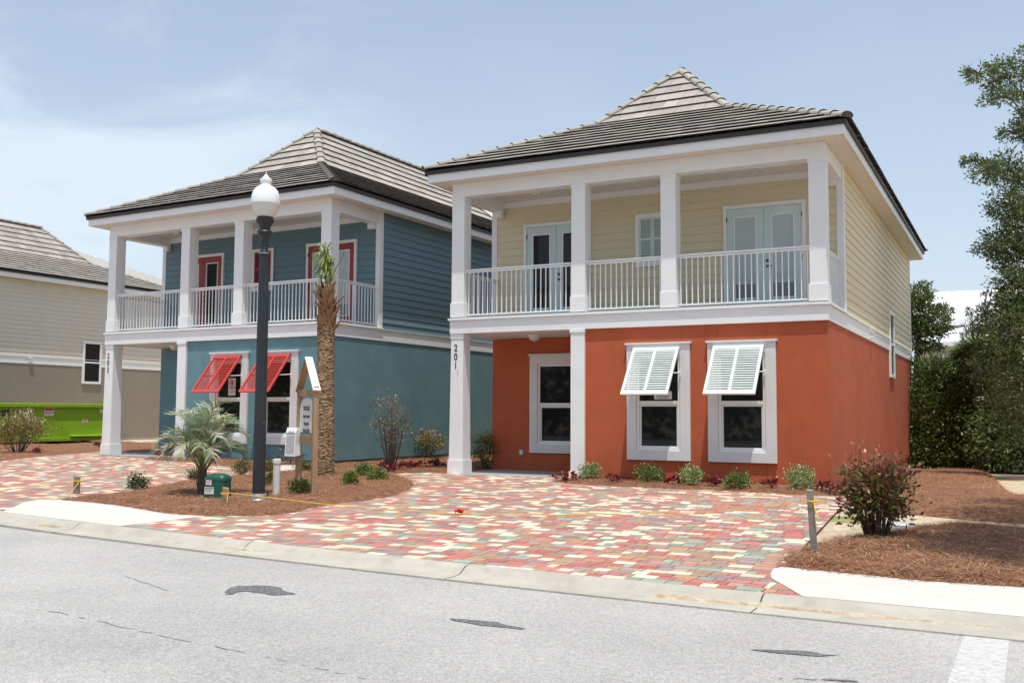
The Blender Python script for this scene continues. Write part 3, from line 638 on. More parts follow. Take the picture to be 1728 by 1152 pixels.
bedF = poly_pts([(198,762),(268,766),(268,758),(198,757)])
beds = [bedA, bedB, bedC, bedD, bedE, bedF]
strawcols = [(.29,.125,.055), (.20,.085,.038), (.34,.16,.075), (.11,.05,.025), (.40,.21,.11), (.29,.13,.06), (.48,.30,.17)]
def make_bed(P, cell=.08, needles=200, hmax=.05, far_=False):
    P = chaikin(P, 1); xs_ = [p[0] for p in P]; ys_ = [p[1] for p in P]
    x0, x1, y0, y1 = min(xs_)-.2, min(max(xs_), 15)+.2, min(ys_)-.2, max(ys_)+.2
    nx, ny = int((x1-x0)/cell)+1, int((y1-y0)/cell)+1; X, Y = np.meshgrid(np.linspace(x0, x1, nx), np.linspace(y0, y1, ny)); sd = sdist(P, X, Y)
    mb = MB(); idx = -np.ones((ny, nx), int); H = np.zeros((ny, nx))
    for j in range(ny):
        for i in range(nx):
            s = sd[j, i]
            if s < -.22: continue
            x, y = X[j, i], Y[j, i]; s += .07*noise.noise((x*2.2, y*2.2, 3.))+.035*noise.noise((x*7, y*7, 5.))
            h = hmax*smooth(s/.28) if s > 0 else .35*s
            h += (.030*noise.noise((x*1.1, y*1.1, 0))+.016*noise.noise((x*4.5, y*4.5, 1)))*smooth(s/.2)
            idx[j, i] = len(mb.v); mb.v.append((x, y, gz(x, y)+h)); H[j, i] = h
    for j in range(ny-1):
        for i in range(nx-1):
            q = (idx[j,i], idx[j,i+1], idx[j+1,i+1], idx[j+1,i])
            if min(q) >= 0: mb.f.append(q); mb.c.append((.2,.08,.04)); mb.m.append(0)
    # loose needles lying on top
    area = max(1., float((sd > 0).sum())*cell*cell); n = int(area*needles); out = 0
    tries = rng.uniform((x0, y0), (x1, y1), (int(n*max(1.3, (x1-x0)*(y1-y0)/area*1.1)), 2)); S_ = sdist(P, tries[:, 0], tries[:, 1]); tries = tries[S_ > -.05][:n]
    for x, y in tries:
        i = min(nx-2, max(0, int((x-x0)/(x1-x0)*(nx-1)))); j = min(ny-2, max(0, int((y-y0)/(y1-y0)*(ny-1)))); z = gz(x, y)+max(H[j, i], H[j+1, i+1], H[j+1,i], H[j,i+1], 0)+random.uniform(.002, .02)
        a = random.uniform(0, 6.283); ln = random.uniform(.05, .11); w_ = random.uniform(.0014, .0026); dx, dy = math.cos(a), math.sin(a); tz = random.uniform(-.012, .03); bd = random.uniform(-.02, .02)
        c = random.choice(strawcols); k = random.uniform(.8, 1.25); c = (c[0]*k, c[1]*k, c[2]*k)
        p0 = (x-dx*ln, y-dy*ln, z-tz*.4); p1 = (x-dy*bd, y+dx*bd, z+.006); p2 = (x+dx*ln, y+dy*ln, z+tz)
        for A, B in ((p0, p1), (p1, p2)): mb.face([(A[0]-dy*w_, A[1]+dx*w_, A[2]), (A[0]+dy*w_, A[1]-dx*w_, A[2]), (B[0]+dy*w_, B[1]-dx*w_, B[2]), (B[0]-dy*w_, B[1]+dx*w_, B[2])], c, 1)
    return tag(mb.build('pine_straw_mulch', [M['strawbed'], M['straw']], colors=True), kind='stuff')
make_bed(bedA, .09, 420); make_bed(bedB, .08, 500, .04); make_bed(bedC, .07, 1000); make_bed(bedD, .12, 330); make_bed(bedE, .15, 60, .06); make_bed(bedF, .15, 40, .04)

# pavers
PC = [(.70,.58,.43), (.42,.145,.12), (.39,.23,.14), (.27,.34,.27), (.29,.215,.195), (.45,.175,.15), (.66,.54,.39), (.36,.26,.20)]
PW = [3.9, 5, 4.8, 2.9, 5, 4, 2, 3]
def paving(name, ox, oy, rz, xr, yr, clipline, skip):
    mb = MB(); ca, sa = math.cos(rz), math.sin(rz); rows = .155; y = yr[0]; cells = []
    while y < yr[1]:
        x = xr[0]-random.random()*.2
        while x < xr[1]:
            w_ = random.choice((.10, .155, .155, .235, .235)); cells.append((x, y, w_, rows)); x += w_
        y += rows
    def Wd(x, y): return (ox+ca*x-sa*y, oy+sa*x+ca*y)
    cx = np.array([Wd(c[0]+c[2]/2, c[1]+c[3]/2) for c in cells]); inside = np.ones(len(cells), bool)
    for P in beds: inside &= sdist(P, cx[:,0], cx[:,1]) < .32
    for P in (WRp, WLp): inside &= sdist(P, cx[:,0], cx[:,1]) < .2
    inside &= skip(cx[:,0], cx[:,1])
    for (x, y, w_, h_), ok in zip(cells, inside):
        if not ok: continue
        g_ = .0048; q = [Wd(x+g_, y+g_), Wd(x+w_-g_, y+g_), Wd(x+w_-g_, y+h_-g_), Wd(x+g_, y+h_-g_)]; q2 = [Wd(x, y), Wd(x+w_, y), Wd(x+w_, y+h_), Wd(x, y+h_)]
        def clip(pl):
            for (nx, ny, dd) in clipline:
                out = []
                for i in range(len(pl)):
                    a, b = pl[i], pl[(i+1) % len(pl)]; fa, fb = nx*a[0]+ny*a[1]-dd, nx*b[0]+ny*b[1]-dd
                    if fa <= 0: out.append(a)
                    if fa*fb < 0: t = fa/(fa-fb); out.append((a[0]+(b[0]-a[0])*t, a[1]+(b[1]-a[1])*t))
                pl = out
                if len(pl) < 3: return []
            return [(p_[0], max(p_[1], curb_y(p_[0])+.01)) for p_ in pl]
        q = clip(q); q2 = clip(q2)
        if len(q) < 3 or len(q2) < 3: continue
        if max(p_[1] for p_ in q)-min(p_[1] for p_ in q) < .012: continue
        c = random.choices(PC, PW)[0]; k = random.uniform(.86, 1.14); c = tuple(v*k for v in c); dz = random.uniform(-.0012, .0012)
        top = [(a, b, gz(a, b)+dz) for a, b in q]; mb.face(top, c)
        for i in range(len(top)):
            a, b = top[i], top[(i+1) % len(top)]; mb.face([a, (a[0],a[1],a[2]-.012), (b[0],b[1],b[2]-.012), b], c)
        mb.face([(a, b, gz(a, b)-.007) for a, b in q2], (.2,.17,.14), 1)
    return tag(mb.build(name, [M['paver'], M['joint']], colors=True), kind='structure')
a_, b_ = Vector((8.56,-1.6)), Vector((9.0,-8.6)); d_ = (b_-a_).normalized(); nx, ny = -d_.y, d_.x
if nx < 0: nx, ny = -nx, -ny
clipR = [(nx, ny, nx*a_.x+ny*a_.y)]
# the lower right corner flares out beyond the walk
c_, e_ = Vector((8.97,-9.0)), Vector((9.48,-10.1))
def skipR(X, Y): return (Y < -.05) & (Y > np.array([curb_y(x) for x in X])-.07) & (X > -2.2)
paving('paved_driveway', 0, 0, 0, (-2.2, 9.2), (-10.4, .1), clipR, skipR)
# flared corner next to the walk
def skipF(X, Y): return (Y < -9.0) & (Y > np.array([curb_y(x) for x in X])-.07) & (X > 8.98)
c1 = Vector((9.02,-9.3)); c2 = Vector((9.50,-10.08)); d2 = (c2-c1).normalized(); n2 = Vector((-d2.y, d2.x)); n2 = n2 if n2.x > 0 else -n2
a3 = -nx, -ny, -(nx*a_.x+ny*a_.y)
def skipR2(X, Y): return (Y < -8.9) & (Y > np.array([curb_y(x) for x in X])-.07)
paving('paved_driveway', 0, 0, 0, (8.9, 9.6), (-10.4, -8.9), [(n2.x, n2.y, n2.x*c1.x+n2.y*c1.y), a3], skipR2)
def skipL(X, Y): return (Y > np.array([curb_y(x) for x in X])-.07) & ~((X > -11.7) & (Y > .50-.04*(X+11.5))) & ~((X < -12.4) & (Y > 5))
paving('paved_driveway', -11.5538, .6044, -.0395, (-9, 9.6), (-10.5, 4.2), [(1, 0, -2.05)], skipL)

# road details
def mark(name, pts, m, dz, label=None):
    mb = MB(); P = []
    for p_ in pts:
        q = p_
        if len(p_) == 2 and abs(p_[0]) > 60: d = ray(*p_); t = (ZR-CAM.z)/d.z; q = (CAM+d*t); q = (q.x, q.y)
        P.append((q[0], q[1], ZR+dz))
    mb.face(P); return tag(mb.build(name, m), kind='structure')
def jag(a, b, w, n=22, seed=0):
    rnd = random.Random(seed); a, b = Vector(a), Vector(b); up = []; dn = []
    for i in range(n+1):
        t = i/n; q = a.lerp(b, t); ww = w*math.sin(math.pi*min(1, max(.03, t)))**.5
        up.append((q.x, q.y-ww*rnd.uniform(.5, 1))); dn.append((q.x, q.y+ww*rnd.uniform(.4, 1)))
    return dn+up[::-1]
mark('asphalt_patch', [(x/1.92, 840+y/1.92) for x, y in ((728,304),(745,291),(775,284),(800,286),(830,283),(880,285),(912,291),(916,299),(935,305),(962,311),(925,314),(880,315),(850,308),(820,306),(800,302),(770,305),(752,312),(733,312))][::-1], M['patch'], .004)
mark('asphalt_patch', [(x/1.92, 840+y/1.92) for x, y in ((1455,391),(1500,393),(1560,398),(1610,402),(1640,412),(1702,422),(1690,426),(1640,420),(1560,413),(1500,402),(1470,398))][::-1], M['patch'], .004)
mark('asphalt_patch', [(1250+x/2.548, 700+y/2.548) for x, y in ((38,1009),(100,1008),(160,1011),(250,1013),(330,1021),(345,1029),(425,1033),(330,1038),(240,1031),(150,1023),(90,1016))][::-1], M['patch'], .004)
M['crack'] = mat('crack_filler', (.28,.27,.26), .9, .3, 30)
def crack(P, w, seed):
    rnd = random.Random(seed); pts = []
    for a, b in zip(P[:-1], P[1:]):
        for k in range(14): t = k/14; pts.append((a[0]+(b[0]-a[0])*t+rnd.uniform(-4,4), a[1]+(b[1]-a[1])*t+rnd.uniform(-.9,.9)))
    mb = MB(); q = []
    for x, y in pts: d = ray(x, y); t = (ZR-CAM.z)/d.z; v = CAM+d*t; q.append((v.x, v.y))
    for (xa, ya), (xb, yb) in zip(q[:-1], q[1:]):
        if rnd.random() < .3: continue
        ww = w*rnd.uniform(.4, 1.3); mb.face([(xa,ya-ww,ZR+.003),(xb,yb-ww,ZR+.003),(xb,yb+ww,ZR+.003),(xa,ya+ww,ZR+.003)])
    tag(mb.build('road_crack', M['crack']), kind='structure')
crack([(85,1030),(300,1078),(470,1112),(640,1150)], .006, 1); crack([(190,965),(290,998)], .007, 2); crack([(215,940),(290,931)], .006, 3); crack([(1290,1142),(1450,1150)], .010, 5)
mark('asphalt_patch', jag((1385,1146), (1450,1150), 2, 12, 4), M['patch'], .004)
mark('crosswalk_stripe', [(1629,1064),(1705,1068),(10.93,-13.6),(10.63,-13.6)], M['stripe'], .004)
mark('crosswalk_stripe', [(11.35,-11.2),(11.66,-11.2),(11.66,-13.8),(11.35,-13.8)], M['stripe'], .004)

# ------------------------------------------------------------------ street furniture
def zg(p): return (p.x, p.y, gz(p.x, p.y))
lp = at(436, 848); L0 = lp.z
lamp = empty('street_lamp', (lp.x, lp.y, L0), label='black lamp post with white acorn globe standing in the mulch bed', cat='street lamp')
zz = lambda y: 4.65+.11-(y-340)/103.5
m = MB(); m.lathe([(.16,0),(.165,.05),(.135,.07),(.128,.13),(.10,.15)], 24); m.build('base_plate', M['steel'], lamp, smooth=True)
m = MB(); m.lathe([(.097,.10),(.093,1.5),(.084,3.0),(.074,zz(424)),], 32, flute=.07); m.build('pole', M['black'], lamp)
m = MB(); m.lathe([(.078,zz(428)),(.080,zz(424)),(.068,zz(422)),(.060,zz(418)),(.060,zz(400)),(.078,zz(396)),(.105,zz(393)),(.122,zz(389)),(.118,zz(388)),(.082,zz(384)),(.084,zz(380)),(.11,zz(376)),(.142,zz(372)),(.145,zz(369)),(.128,zz(365)),(.13,zz(364))], 32); m.build('lamp_fitter', M['black'], lamp, smooth=True)
m = MB(); m.lathe([(.074,zz(425.5)),(.082,zz(425.4)),(.082,zz(424.2)),(.074,zz(424))], 24); m.build('collar', M['steel'], lamp, smooth=True)
m = MB(); m.lathe([(.125,zz(364)),(.165,zz(359)),(.195,zz(352)),(.215,zz(345)),(.222,zz(341.5))], 40); m.build('globe_bowl', M['globelow'], lamp, smooth=True)
m = MB(); m.lathe([(.226,zz(342.5)),(.229,zz(341)),(.225,zz(334)),(.216,zz(327)),(.195,zz(320)),(.16,zz(315.5)),(.118,zz(312.5)),(.085,zz(311)),(.080,zz(307)),(.085,zz(304.5)),(.096,zz(303)),(.094,zz(300)),(.070,zz(298.8)),(.050,zz(297)),(.030,zz(294)),(.014,zz(291.5))], 40); m.build('globe', M['globe'], lamp, smooth=True)
m = MB(); m.lathe([(.010,zz(291.5)),(.018,zz(290.5)),(.018,zz(289.5)),(.008,zz(288)),(.003,zz(285))], 12); m.build('finial', M['steel'], lamp, smooth=True)

def stake(px, py, h, w, m, lean, label):
    p = at(px, py); r = empty('stake', zg(p), random.uniform(0, 1.5), label=label, cat='stake', group='wooden stakes holding the yellow rope')
    mb = MB(); a, b = w/2, w/2*.8
    mb.hexa([(-a,-b,-.15),(a,-b,-.15),(a,b,-.15),(-a,b,-.15),(-a+lean,-b,h),(a+lean,-b,h-.01),(a+lean,b,h),(-a+lean,b,h+.012)]); mb.build('post', m, r, bevel=.004); return p
s1 = stake(129, 833, .30, .09, M['greywood'], 0, 'short grey stake at the left edge of the mulch bed by the left driveway')
s2 = stake(379, 858, .31, .085, M['wood'], .01, 'short brown stake in front of the green utility pedestal')
s3 = stake(1376, 939, .68, .065, M['greywood'], -.045, 'tall thin leaning grey stake by the right edge of the driveway')
def rope(pts, label, name='rope'):
    mb = MB(); P = [Vector(p) for p in pts]; out = []
    for i in range(len(P)-1):
        p0, p1, p2, p3 = P[max(i-1,0)], P[i], P[i+1], P[min(i+2, len(P)-1)]
        for k in range(8):
            t = k/8; out.append(.5*((2*p1)+(p2-p0)*t+(2*p0-5*p1+4*p2-p3)*t*t+(3*p1-p0-3*p2+p3)*t**3))
    out.append(P[-1]); mb.tube(out, .005, 6); return mb.build(name, M['yellow'], None, smooth=True)
def gp(px, py, off=.012): p = at(px, py, off); return (p.x, p.y, p.z+off)
wrap = []
def coil(c, r, z, turns=2.2, n=20): return [(c.x+r*math.cos(2*math.pi*turns*i/n), c.y+r*math.sin(2*math.pi*turns*i/n), c.z+z+.012*i/n) for i in range(n+1)]
top3 = Vector((s3.x-.03, s3.y, s3.z)); 
pts = [(s2.x+.09, s2.y-.05, s2.z+.10)]+coil(s2, .062, .22)+[gp(530, 848, .09), gp(575, 852, .07), gp(620, 856, .035), gp(660, 859, .02), gp(700, 862), gp(775, 866), gp(880, 868), gp(1000, 867), gp(1100, 864)]
e = Vector(gp(1100, 864)); t3 = top3+Vector((0, 0, .57)); pts += [tuple(e.lerp(t3, .45)-Vector((0,0,.05)))]+coil(top3, .05, .56)+[(top3.x+.04, top3.y-.05, s3.z+.50), (top3.x+.07, top3.y-.05, s3.z+.36)]
tag(rope(pts, ''), 'yellow rope strung across the driveway from the short brown stake to the tall grey stake', 'rope', 'yellow ropes')
tag(rope([gp(0, 828), gp(60, 818)]+coil(s1, .062, .22)+[gp(112, 838), gp(100, 839), gp(93, 842), gp(88, 841)], ''), 'yellow rope wound round the short grey stake and trailing over the left driveway', 'rope', 'yellow ropes')
# red rag on the rope
p = at(775, 866); mb = MB(); rnd = random.Random(5); cols_ = 9
prev = None
for i in range(cols_):
    t = i/(cols_-1); x = (t-.5)*.17; y = .03*math.sin(t*7); z = .02+.045*abs(math.sin(t*5))
    cur = [(x+.008*k, y+(k-2)*.026+.008*math.sin(i*2+k), z+.018*math.sin(k*1.9+i)) for k in range(5)]
    if prev:
        for k in range(4): mb.face([prev[k], cur[k], cur[k+1], prev[k+1]])
    prev = cur
o = mb.build('rag', M['rag'], smooth=True); o.location = zg(p); o.rotation_euler = (0, 0, -.6); sm = o.modifiers.new('th', 'SOLIDIFY'); sm.thickness = .006; tag(o, 'small crumpled red rag tied on the yellow rope on the driveway', 'rag')

# green pedestal
p = at(367, 845); g_ = empty('utility_pedestal', zg(p), R(10), label='dark green plastic utility pedestal with white stickers beside the feather palm', cat='utility box')
mb = MB(); n = 8
def rrect(w, d, r, z, n=5):
    out = []
    for cx, cy, a0 in ((w/2-r, d/2-r, 0), (-w/2+r, d/2-r, 90), (-w/2+r, -d/2+r, 180), (w/2-r, -d/2+r, 270)):
        for k in range(n): a = R(a0+90*k/(n-1)); out.append((cx+r*math.cos(a), cy+r*math.sin(a), z))
    return out
def loft(mb, rings):
    i0 = len(mb.v); n = len(rings[0])
    for r_ in rings: mb.v += r_
    for k in range(len(rings)-1):
        for j in range(n): a = i0+k*n+j; b = i0+k*n+(j+1) % n; mb.f.append((a, b, b+n, a+n)); mb.c.append((1,1,1)); mb.m.append(0)
    for k in (0, len(rings)-1): mb.f.append(tuple(range(i0+k*n, i0+(k+1)*n))); mb.c.append((1,1,1)); mb.m.append(0)
loft(mb, [rrect(.37,.27,.05,-.05), rrect(.36,.26,.05,.33), rrect(.37,.27,.05,.335), rrect(.37,.27,.06,.37), rrect(.33,.23,.07,.41), rrect(.22,.14,.06,.435)]); mb.build('cover', M['green'], g_, smooth=True)
for x0, x1, z0, z1, mm in ((-.13,-.03,.26,.34,'sticker'), (-.155,.015,.12,.23,'sticker')):
    s_ = MB(); s_.box(x0, x1, -.1355, -.132, z0, z1); st = s_.build('sticker', M[mm], g_)
    l_ = MB(); l_.box(x0+.01, x1-.01, -.1372, -.1356, z1-.02, z1-.012)
    for q in range(3): l_.box(x0+.015, x1-.02-.01*q, -.1372, -.1356, z1-.038-.018*q, z1-.034-.018*q)
    l_.build('print', M['stickerred'] if z0 > .2 else M['ink'], st)
# pipe
p = at(466, 839); r_ = empty('standpipe', zg(p), label='pale capped pvc standpipe between the lamp post and the timber sign', cat='pipe')
mb = MB(); mb.lathe([(.06,-.1),(.06,.58)], 20); mb.build('pipe', M['pvc'], r_, smooth=True); mb = MB(); mb.lathe([(.068,.56),(.070,.61),(.066,.63),(.03,.637)], 20); mb.build('cap', M['pvc'], r_, smooth=True)
# utility cover behind nandina
p = at(1510, 893); mb = MB(); loft(mb, [rrect(.5,.34,.05,0), rrect(.5,.34,.05,.07), rrect(.46,.30,.05,.08)]); o = mb.build('meter_box_lid', M['plastic'], smooth=True); o.location = zg(p); o.rotation_euler = (0,0,.3); tag(o, 'pale plastic meter box lid in the soil behind the red leaved nandina', 'lid')

# timber sign with gable top
A = at(503, 829); B = at(529.5, 838); A = Vector((A.x, A.y, 0)); B = Vector((B.x, B.y, 0)); d = (B-A).normalized(); sp = (B-A).length; ang = math.atan2(d.y, d.x)
sg = empty('timber_sign', (A.x, A.y, gz(A.x, A.y)), ang, label='timber post sign with little gable roof and white board beside the palm trunk', cat='sign')
T = 2.02
for X in (0, sp):
    mb = MB(); mb.box(X-.045, X+.045, -.045, .045, -.2, T-.22 if X == 0 else T-.20); mb.build('post', M['wood'], sg, bevel=.004)
mb = MB(); mb.box(.046, sp-.046, -.03, .03, T-.36, T-.24); mb.build('crossbeam', M['wood'], sg, bevel=.004)
mb = MB(); mb.box(.046, sp-.046, -.03, .03, T-1.18, T-1.02); mb.build('crossbeam', M['wood'], sg, bevel=.004)
mx_ = sp/2; hg = .53
for s_ in (-1, 1):
    mb = MB(); e0 = Vector((mx_+s_*(sp/2+.07), 0, T-.27)); e1 = Vector((mx_+s_*.004, 0, T+hg-.22)); mb.bar(e0, e1, .13, .03, up=(-s_*.7, 0, .7)); mb.build('roof_board', M['sunlitwood'] if s_ > 0 else M['wood'], sg, bevel=.003)  # right board coloured near white as if sunlit from above, left stays brown
mb = MB(); n = 14; top = []
w0, w1 = .07, sp-.07; zb = T-1.0
prof = [(w0, zb), (w1, zb), (w1, T-.52)]+[(mx_+(w1-mx_)*.86*math.cos(R(a)), T-.50+.11*math.sin(R(a))) for a in range(0, 181, 15)]+[(w0, T-.52)]
mb.face([(x, -.012, z) for x, z in prof]); mb.face([(x, .012, z) for x, z in prof][::-1])
for i in range(len(prof)): a, b = prof[i], prof[(i+1) % len(prof)]; mb.face([(a[0],-.012,a[1]),(a[0],.012,a[1]),(b[0],.012,b[1]),(b[0],-.012,b[1])])
bd = mb.build('sign_board', M['sticker'], sg)
for i, (s_, sz) in enumerate((('FOR SALE', .105), ('Beach Coastal', .085), ('Properties', .085), ('850-699-2525', .085))): text(s_, sz, (mx_, -.016, T-.60-.125*i), (R(90),0,0), M['ink'], bd, depth=.001, xs=.9, bold=.002)
mb = MB(); mb.box(w0, w1, -.016, -.0125, zb, zb+.02); mb.build('board_edge', M['green'], bd)
# brochure box hung on the left post
q = A+Vector((d.y, -d.x, 0))*.115+d*.03; bx = empty('brochure_box', (q.x, q.y, gz(A.x, A.y)+.62), ang+R(28), label='white plastic leaflet box hung on the left post of the timber sign', cat='leaflet box')
mb = MB(); t_ = .10
pr = [(-.075,0),(.06,.02),(.06,.50),(-.02,.50),(-.05,.42)]; W2 = .13
for sx in (-1, 1): mb.face([(sx*W2, y, z) for y, z in pr])
for i in range(len(pr)): a, b = pr[i], pr[(i+1) % len(pr)]; mb.face([(-W2,a[0],a[1]),(W2,a[0],a[1]),(W2,b[0],b[1]),(-W2,b[0],b[1])])
mb.build('case', M['plastic'], bx, bevel=.012)
mb = MB(); mb.hexa([(-.10,-.0745,.05),(.10,-.0745,.05),(.10,-.068,.05),(-.10,-.068,.05),(-.10,-.0585,.36),(.10,-.0585,.36),(.10,-.05,.36),(-.10,-.05,.36)]); mb.build('window', M['clear'], bx)
for k, s_ in enumerate(('TAKE ONE', 'INFORMATION')): text(s_, .03, (0, -.056+.0186*k*-.0, .415-.035*k), (R(85),0,0), M['ink'], bx, depth=.0005)

# ------------------------------------------------------------------ dumpster
Lp = far(-95, 700, 32.2); Rp = far(178, 700, 36.6); Lp.z = Rp.z = 0; dv = (Rp-Lp); ln = dv.length; ang = math.atan2(dv.y, dv.x); z0 = gz(Lp.x, Lp.y)+.02
dm = empty('dumpster', (Lp.x, Lp.y, z0), ang, label='lime green roll off dumpster with stickers in front of the tan house', cat='dumpster')
mb = MB(); wd = 2.2; hh = 1.46
mb.box(0, ln, .10, .14, .18, hh-.14); mb.box(0, ln, wd-.05, wd, .18, hh-.14); mb.box(0, .04, .141, wd-.051, .18, hh-.14); mb.box(ln-.04, ln, .141, wd-.051, .18, hh-.14); mb.box(.041, ln-.041, .141, wd-.051, .18, .24); mb.build('body', M['lime'], dm)
mb = MB(); mb.box(-.03, ln+.03, .0, .16, hh-.139, hh); mb.box(-.03, ln+.03, wd-.05, wd+.06, hh-.139, hh); mb.box(-.03, .05, .161, wd-.051, hh-.139, hh); mb.box(ln-.05, ln+.03, .161, wd-.051, hh-.139, hh); mb.build('top_rim', M['lime'], dm, bevel=.02)
mb = MB(); mb.box(0, ln-.15, .02, .099, .12, .24); mb.build('bottom_rail', M['lime'], dm, bevel=.01); mb = MB(); mb.box(ln-1.3, ln+.05, -.10, .099, .27, .33); mb.build('step', M['limetop'], dm, bevel=.01)
for x in (.7, ln/2, ln-.6):
    mb = MB(); mb.tube([(x, .2, .09), (x, .45, .09)], .10, 14); mb.build('roller', M['metal'], dm, smooth=True)
for xx, zc, w_, h_ in ((.63, 1.17, .34, .30), (.87, .85, .2, .16), (.98, 1.20, .10, .14), (.30+.09, 1.24, .14, .07)):
    X = ln*xx if xx > .5 else ln*.52
    s_ = MB(); s_.box(X-w_/2, X+w_/2, .094, .0985, zc-h_/2, zc+h_/2); so = s_.build('sticker', M['sticker'], dm)
    if w_ > .15: s_ = MB(); s_.box(X-w_/2+.01, X+w_/2-.01, .091, .0938, zc+h_*.12, zc+h_*.42); s_.build('sticker_heading', M['stickerred'], so); s_ = MB(); [s_.box(X-w_/2+.02, X+w_/2-.03, .091, .0938, zc-h_*(.05+.13*k), zc-h_*(.01+.13*k)) for k in range(3)]; s_.build('sticker_print', M['ink'], so)
text('Dumpster', .42, (ln*.30, .092, 1.02), (R(90),0,0), M['ink'], dm, depth=.002, bold=.012)

# ------------------------------------------------------------------ plants
G_box = [(.10,.17,.03), (.16,.24,.05), (.06,.11,.02), (.24,.32,.08), (.05,.09,.02)]
G_dark = [(.045,.085,.02), (.07,.12,.03), (.03,.06,.015), (.10,.15,.04)]
G_var = [(.22,.30,.09), (.34,.40,.16), (.12,.19,.05), (.50,.54,.32), (.16,.24,.06)]
G_mix = [(.10,.15,.03), (.20,.22,.05), (.07,.11,.02), (.30,.14,.06), (.14,.19,.05)]
G_nan = [(.11,.14,.03), (.16,.05,.03), (.09,.12,.03), (.26,.10,.05), (.06,.085,.02), (.10,.035,.02), (.22,.17,.04), (.14,.17,.04), (.07,.03,.02)]
P_red = [(.24,.025,.035), (.13,.012,.02), (.38,.07,.08), (.18,.03,.03), (.10,.05,.02)]
P_pur = [(.10,.05,.07), (.16,.07,.10), (.07,.05,.05)]
def shrub(name, px, py, w, h, pal, n, size, label, cat='shrub', group=None, stems=6, stemh=.35, hollow=.35, aspect=.45, topcol=None, loc=None, clumps=None, upw=.6, base=.18):
    p = Vector(loc) if loc else at(px, py); root = empty(name, (p.x, p.y, gz(p.x, p.y)+.03), label=label, cat=cat, group=group)
    tw = MB(); pts = []; ax = []; K = clumps or max(8, stems*2); tips = []
    for i in range(K):
        a = 2.4*i+random.uniform(-.4, .4); u = (i+.5)/K; rr = w/2*math.sqrt(random.uniform(.05, 1))*.85; z = h*(stemh+(1-stemh)*random.uniform(.05, .88)*math.sqrt(max(.15, 1-(rr/(w/2))**2*.8)))
        tips.append(Vector((rr*math.cos(a), rr*math.sin(a), z)))
    for i, t in enumerate(tips):
        b = Vector((t.x*base, t.y*base, -.05)); mid = b.lerp(t, .55)+Vector((random.uniform(-.02,.02)*w, random.uniform(-.02,.02)*w, 0)); tw.tube([b, mid, t], [.010*h+.002, .007*h+.0015, .002], 5)
    per = n//K; sg_ = min(w*.16, h*.2)
    for t in tips:
        q = rng.normal(0, 1, (per, 3))*np.array([sg_, sg_, sg_*.75])+np.array(t); pts.append(q); v = q-np.array([0, 0, h*.35]); v /= np.linalg.norm(v, axis=1)[:, None]+1e-6; v[:, 2] += upw; ax.append(v)
    pts = np.vstack(pts); ax = np.vstack(ax); k = pts[:, 2] > .02; pts, ax = pts[k], ax[k]
    tw.build('stem', M['twig'], root)
    if topcol:
        hi = pts[:, 2]+rng.normal(0, h*.08, len(pts)) > h*.72; leafmesh('foliage', pts[~hi], size, ax[~hi], pal, root, aspect); leafmesh('foliage', pts[hi], size, ax[hi], topcol, root, aspect)
    else: leafmesh('foliage', pts, size, ax, pal, root, aspect)
    return root
bush = 'clipped shrubs planted in the mulch beds'
for (px, py, w, h, pal, n, lab) in (
    (232,829,.36,.30,G_dark,700,'dark round shrub at the left end of the mulch island, near the short grey stake'),
    (331,812,.34,.26,G_dark,500,'low dark shrub just behind the feather palm stem'),
    (408,803,.36,.36,G_mix,600,'green shrub between the feather palm and the lamp post'),
    (454,799,.34,.32,G_mix,500,'shrub with reddish tips just right of the lamp post, farther back than its neighbour'),
    (450,822,.30,.28,G_mix,500,'low shrub touching the right side of the lamp post near its foot'),
    (506,837,.34,.29,G_dark,700,'small dark shrub at the foot of the left post of the timber sign'),
    (511,797,.34,.28,G_box,500,'small shrub seen between the timber sign posts, close to the blue wall'),
    (590,822,.30,.28,G_box,700,'bright green shrub right of the palm trunk, nearest the driveway'),
    (613,806,.36,.28,G_box,700,'green shrub right of the palm trunk, farthest left of the touching pair'),
    (636,813,.38,.27,G_box,700,'green shrub right of the palm trunk, right one of the touching pair'),
    (995,811,.44,.37,G_var,900,'pale green shrub against the foot of the middle white porch column'),
    (1095,817,.52,.38,G_box,1000,'green shrub under the left window of the orange house'),
    (1166,821,.40,.44,G_var,900,'pale shrub between the two shuttered windows of the orange house'),
    (1244,826,.46,.32,G_box,900,'low green shrub under the right window of the orange house'),
    (1352,829,.52,.44,G_var,1200,'bushy pale green shrub near the right corner of the orange house')):
    shrub('shrub', px, py, w*.86, h*.9, pal, int(n*1.5), .038, lab, group=bush, stemh=.14, upw=.35, clumps=22, aspect=.55)
nan = 'nandina shrubs beside the houses'
shrub('nandina', 1478, 908, .66, 1.0, G_nan, 3300, .068, 'large red and green nandina bush on the mulch at the right edge of the driveway', group=nan, base=.42, stemh=.20, topcol=[(.42,.10,.08),(.30,.06,.05),(.50,.20,.14),(.26,.20,.06),(.20,.20,.05)], aspect=.42, clumps=44, upw=.1)
shrub('nandina', 660, 796, .80, 1.75, G_mix+P_pur, 1000, .07, 'tall sparse nandina with bare stems against the blue side wall', group=nan, stemh=.35, topcol=[(.30,.17,.13),(.22,.16,.12),(.20,.20,.08)], clumps=16, aspect=.35, upw=0)
shrub('nandina', 722, 776, .85, .78, G_mix, 1200, .075, 'bronze topped nandina between the tall nandina and the white porch column', group=nan, stemh=.4, topcol=[(.34,.17,.07),(.26,.22,.06),(.40,.28,.16)], clumps=16, aspect=.35, upw=0)
shrub('nandina', 820, 791, .55, .95, G_mix, 1200, .065, 'green nandina behind the white porch column of the orange house', group=nan, stemh=.1, clumps=16, topcol=[(.30,.30,.12),(.20,.24,.06),(.34,.25,.10)])
redg = 'small red leaved bedding plants'
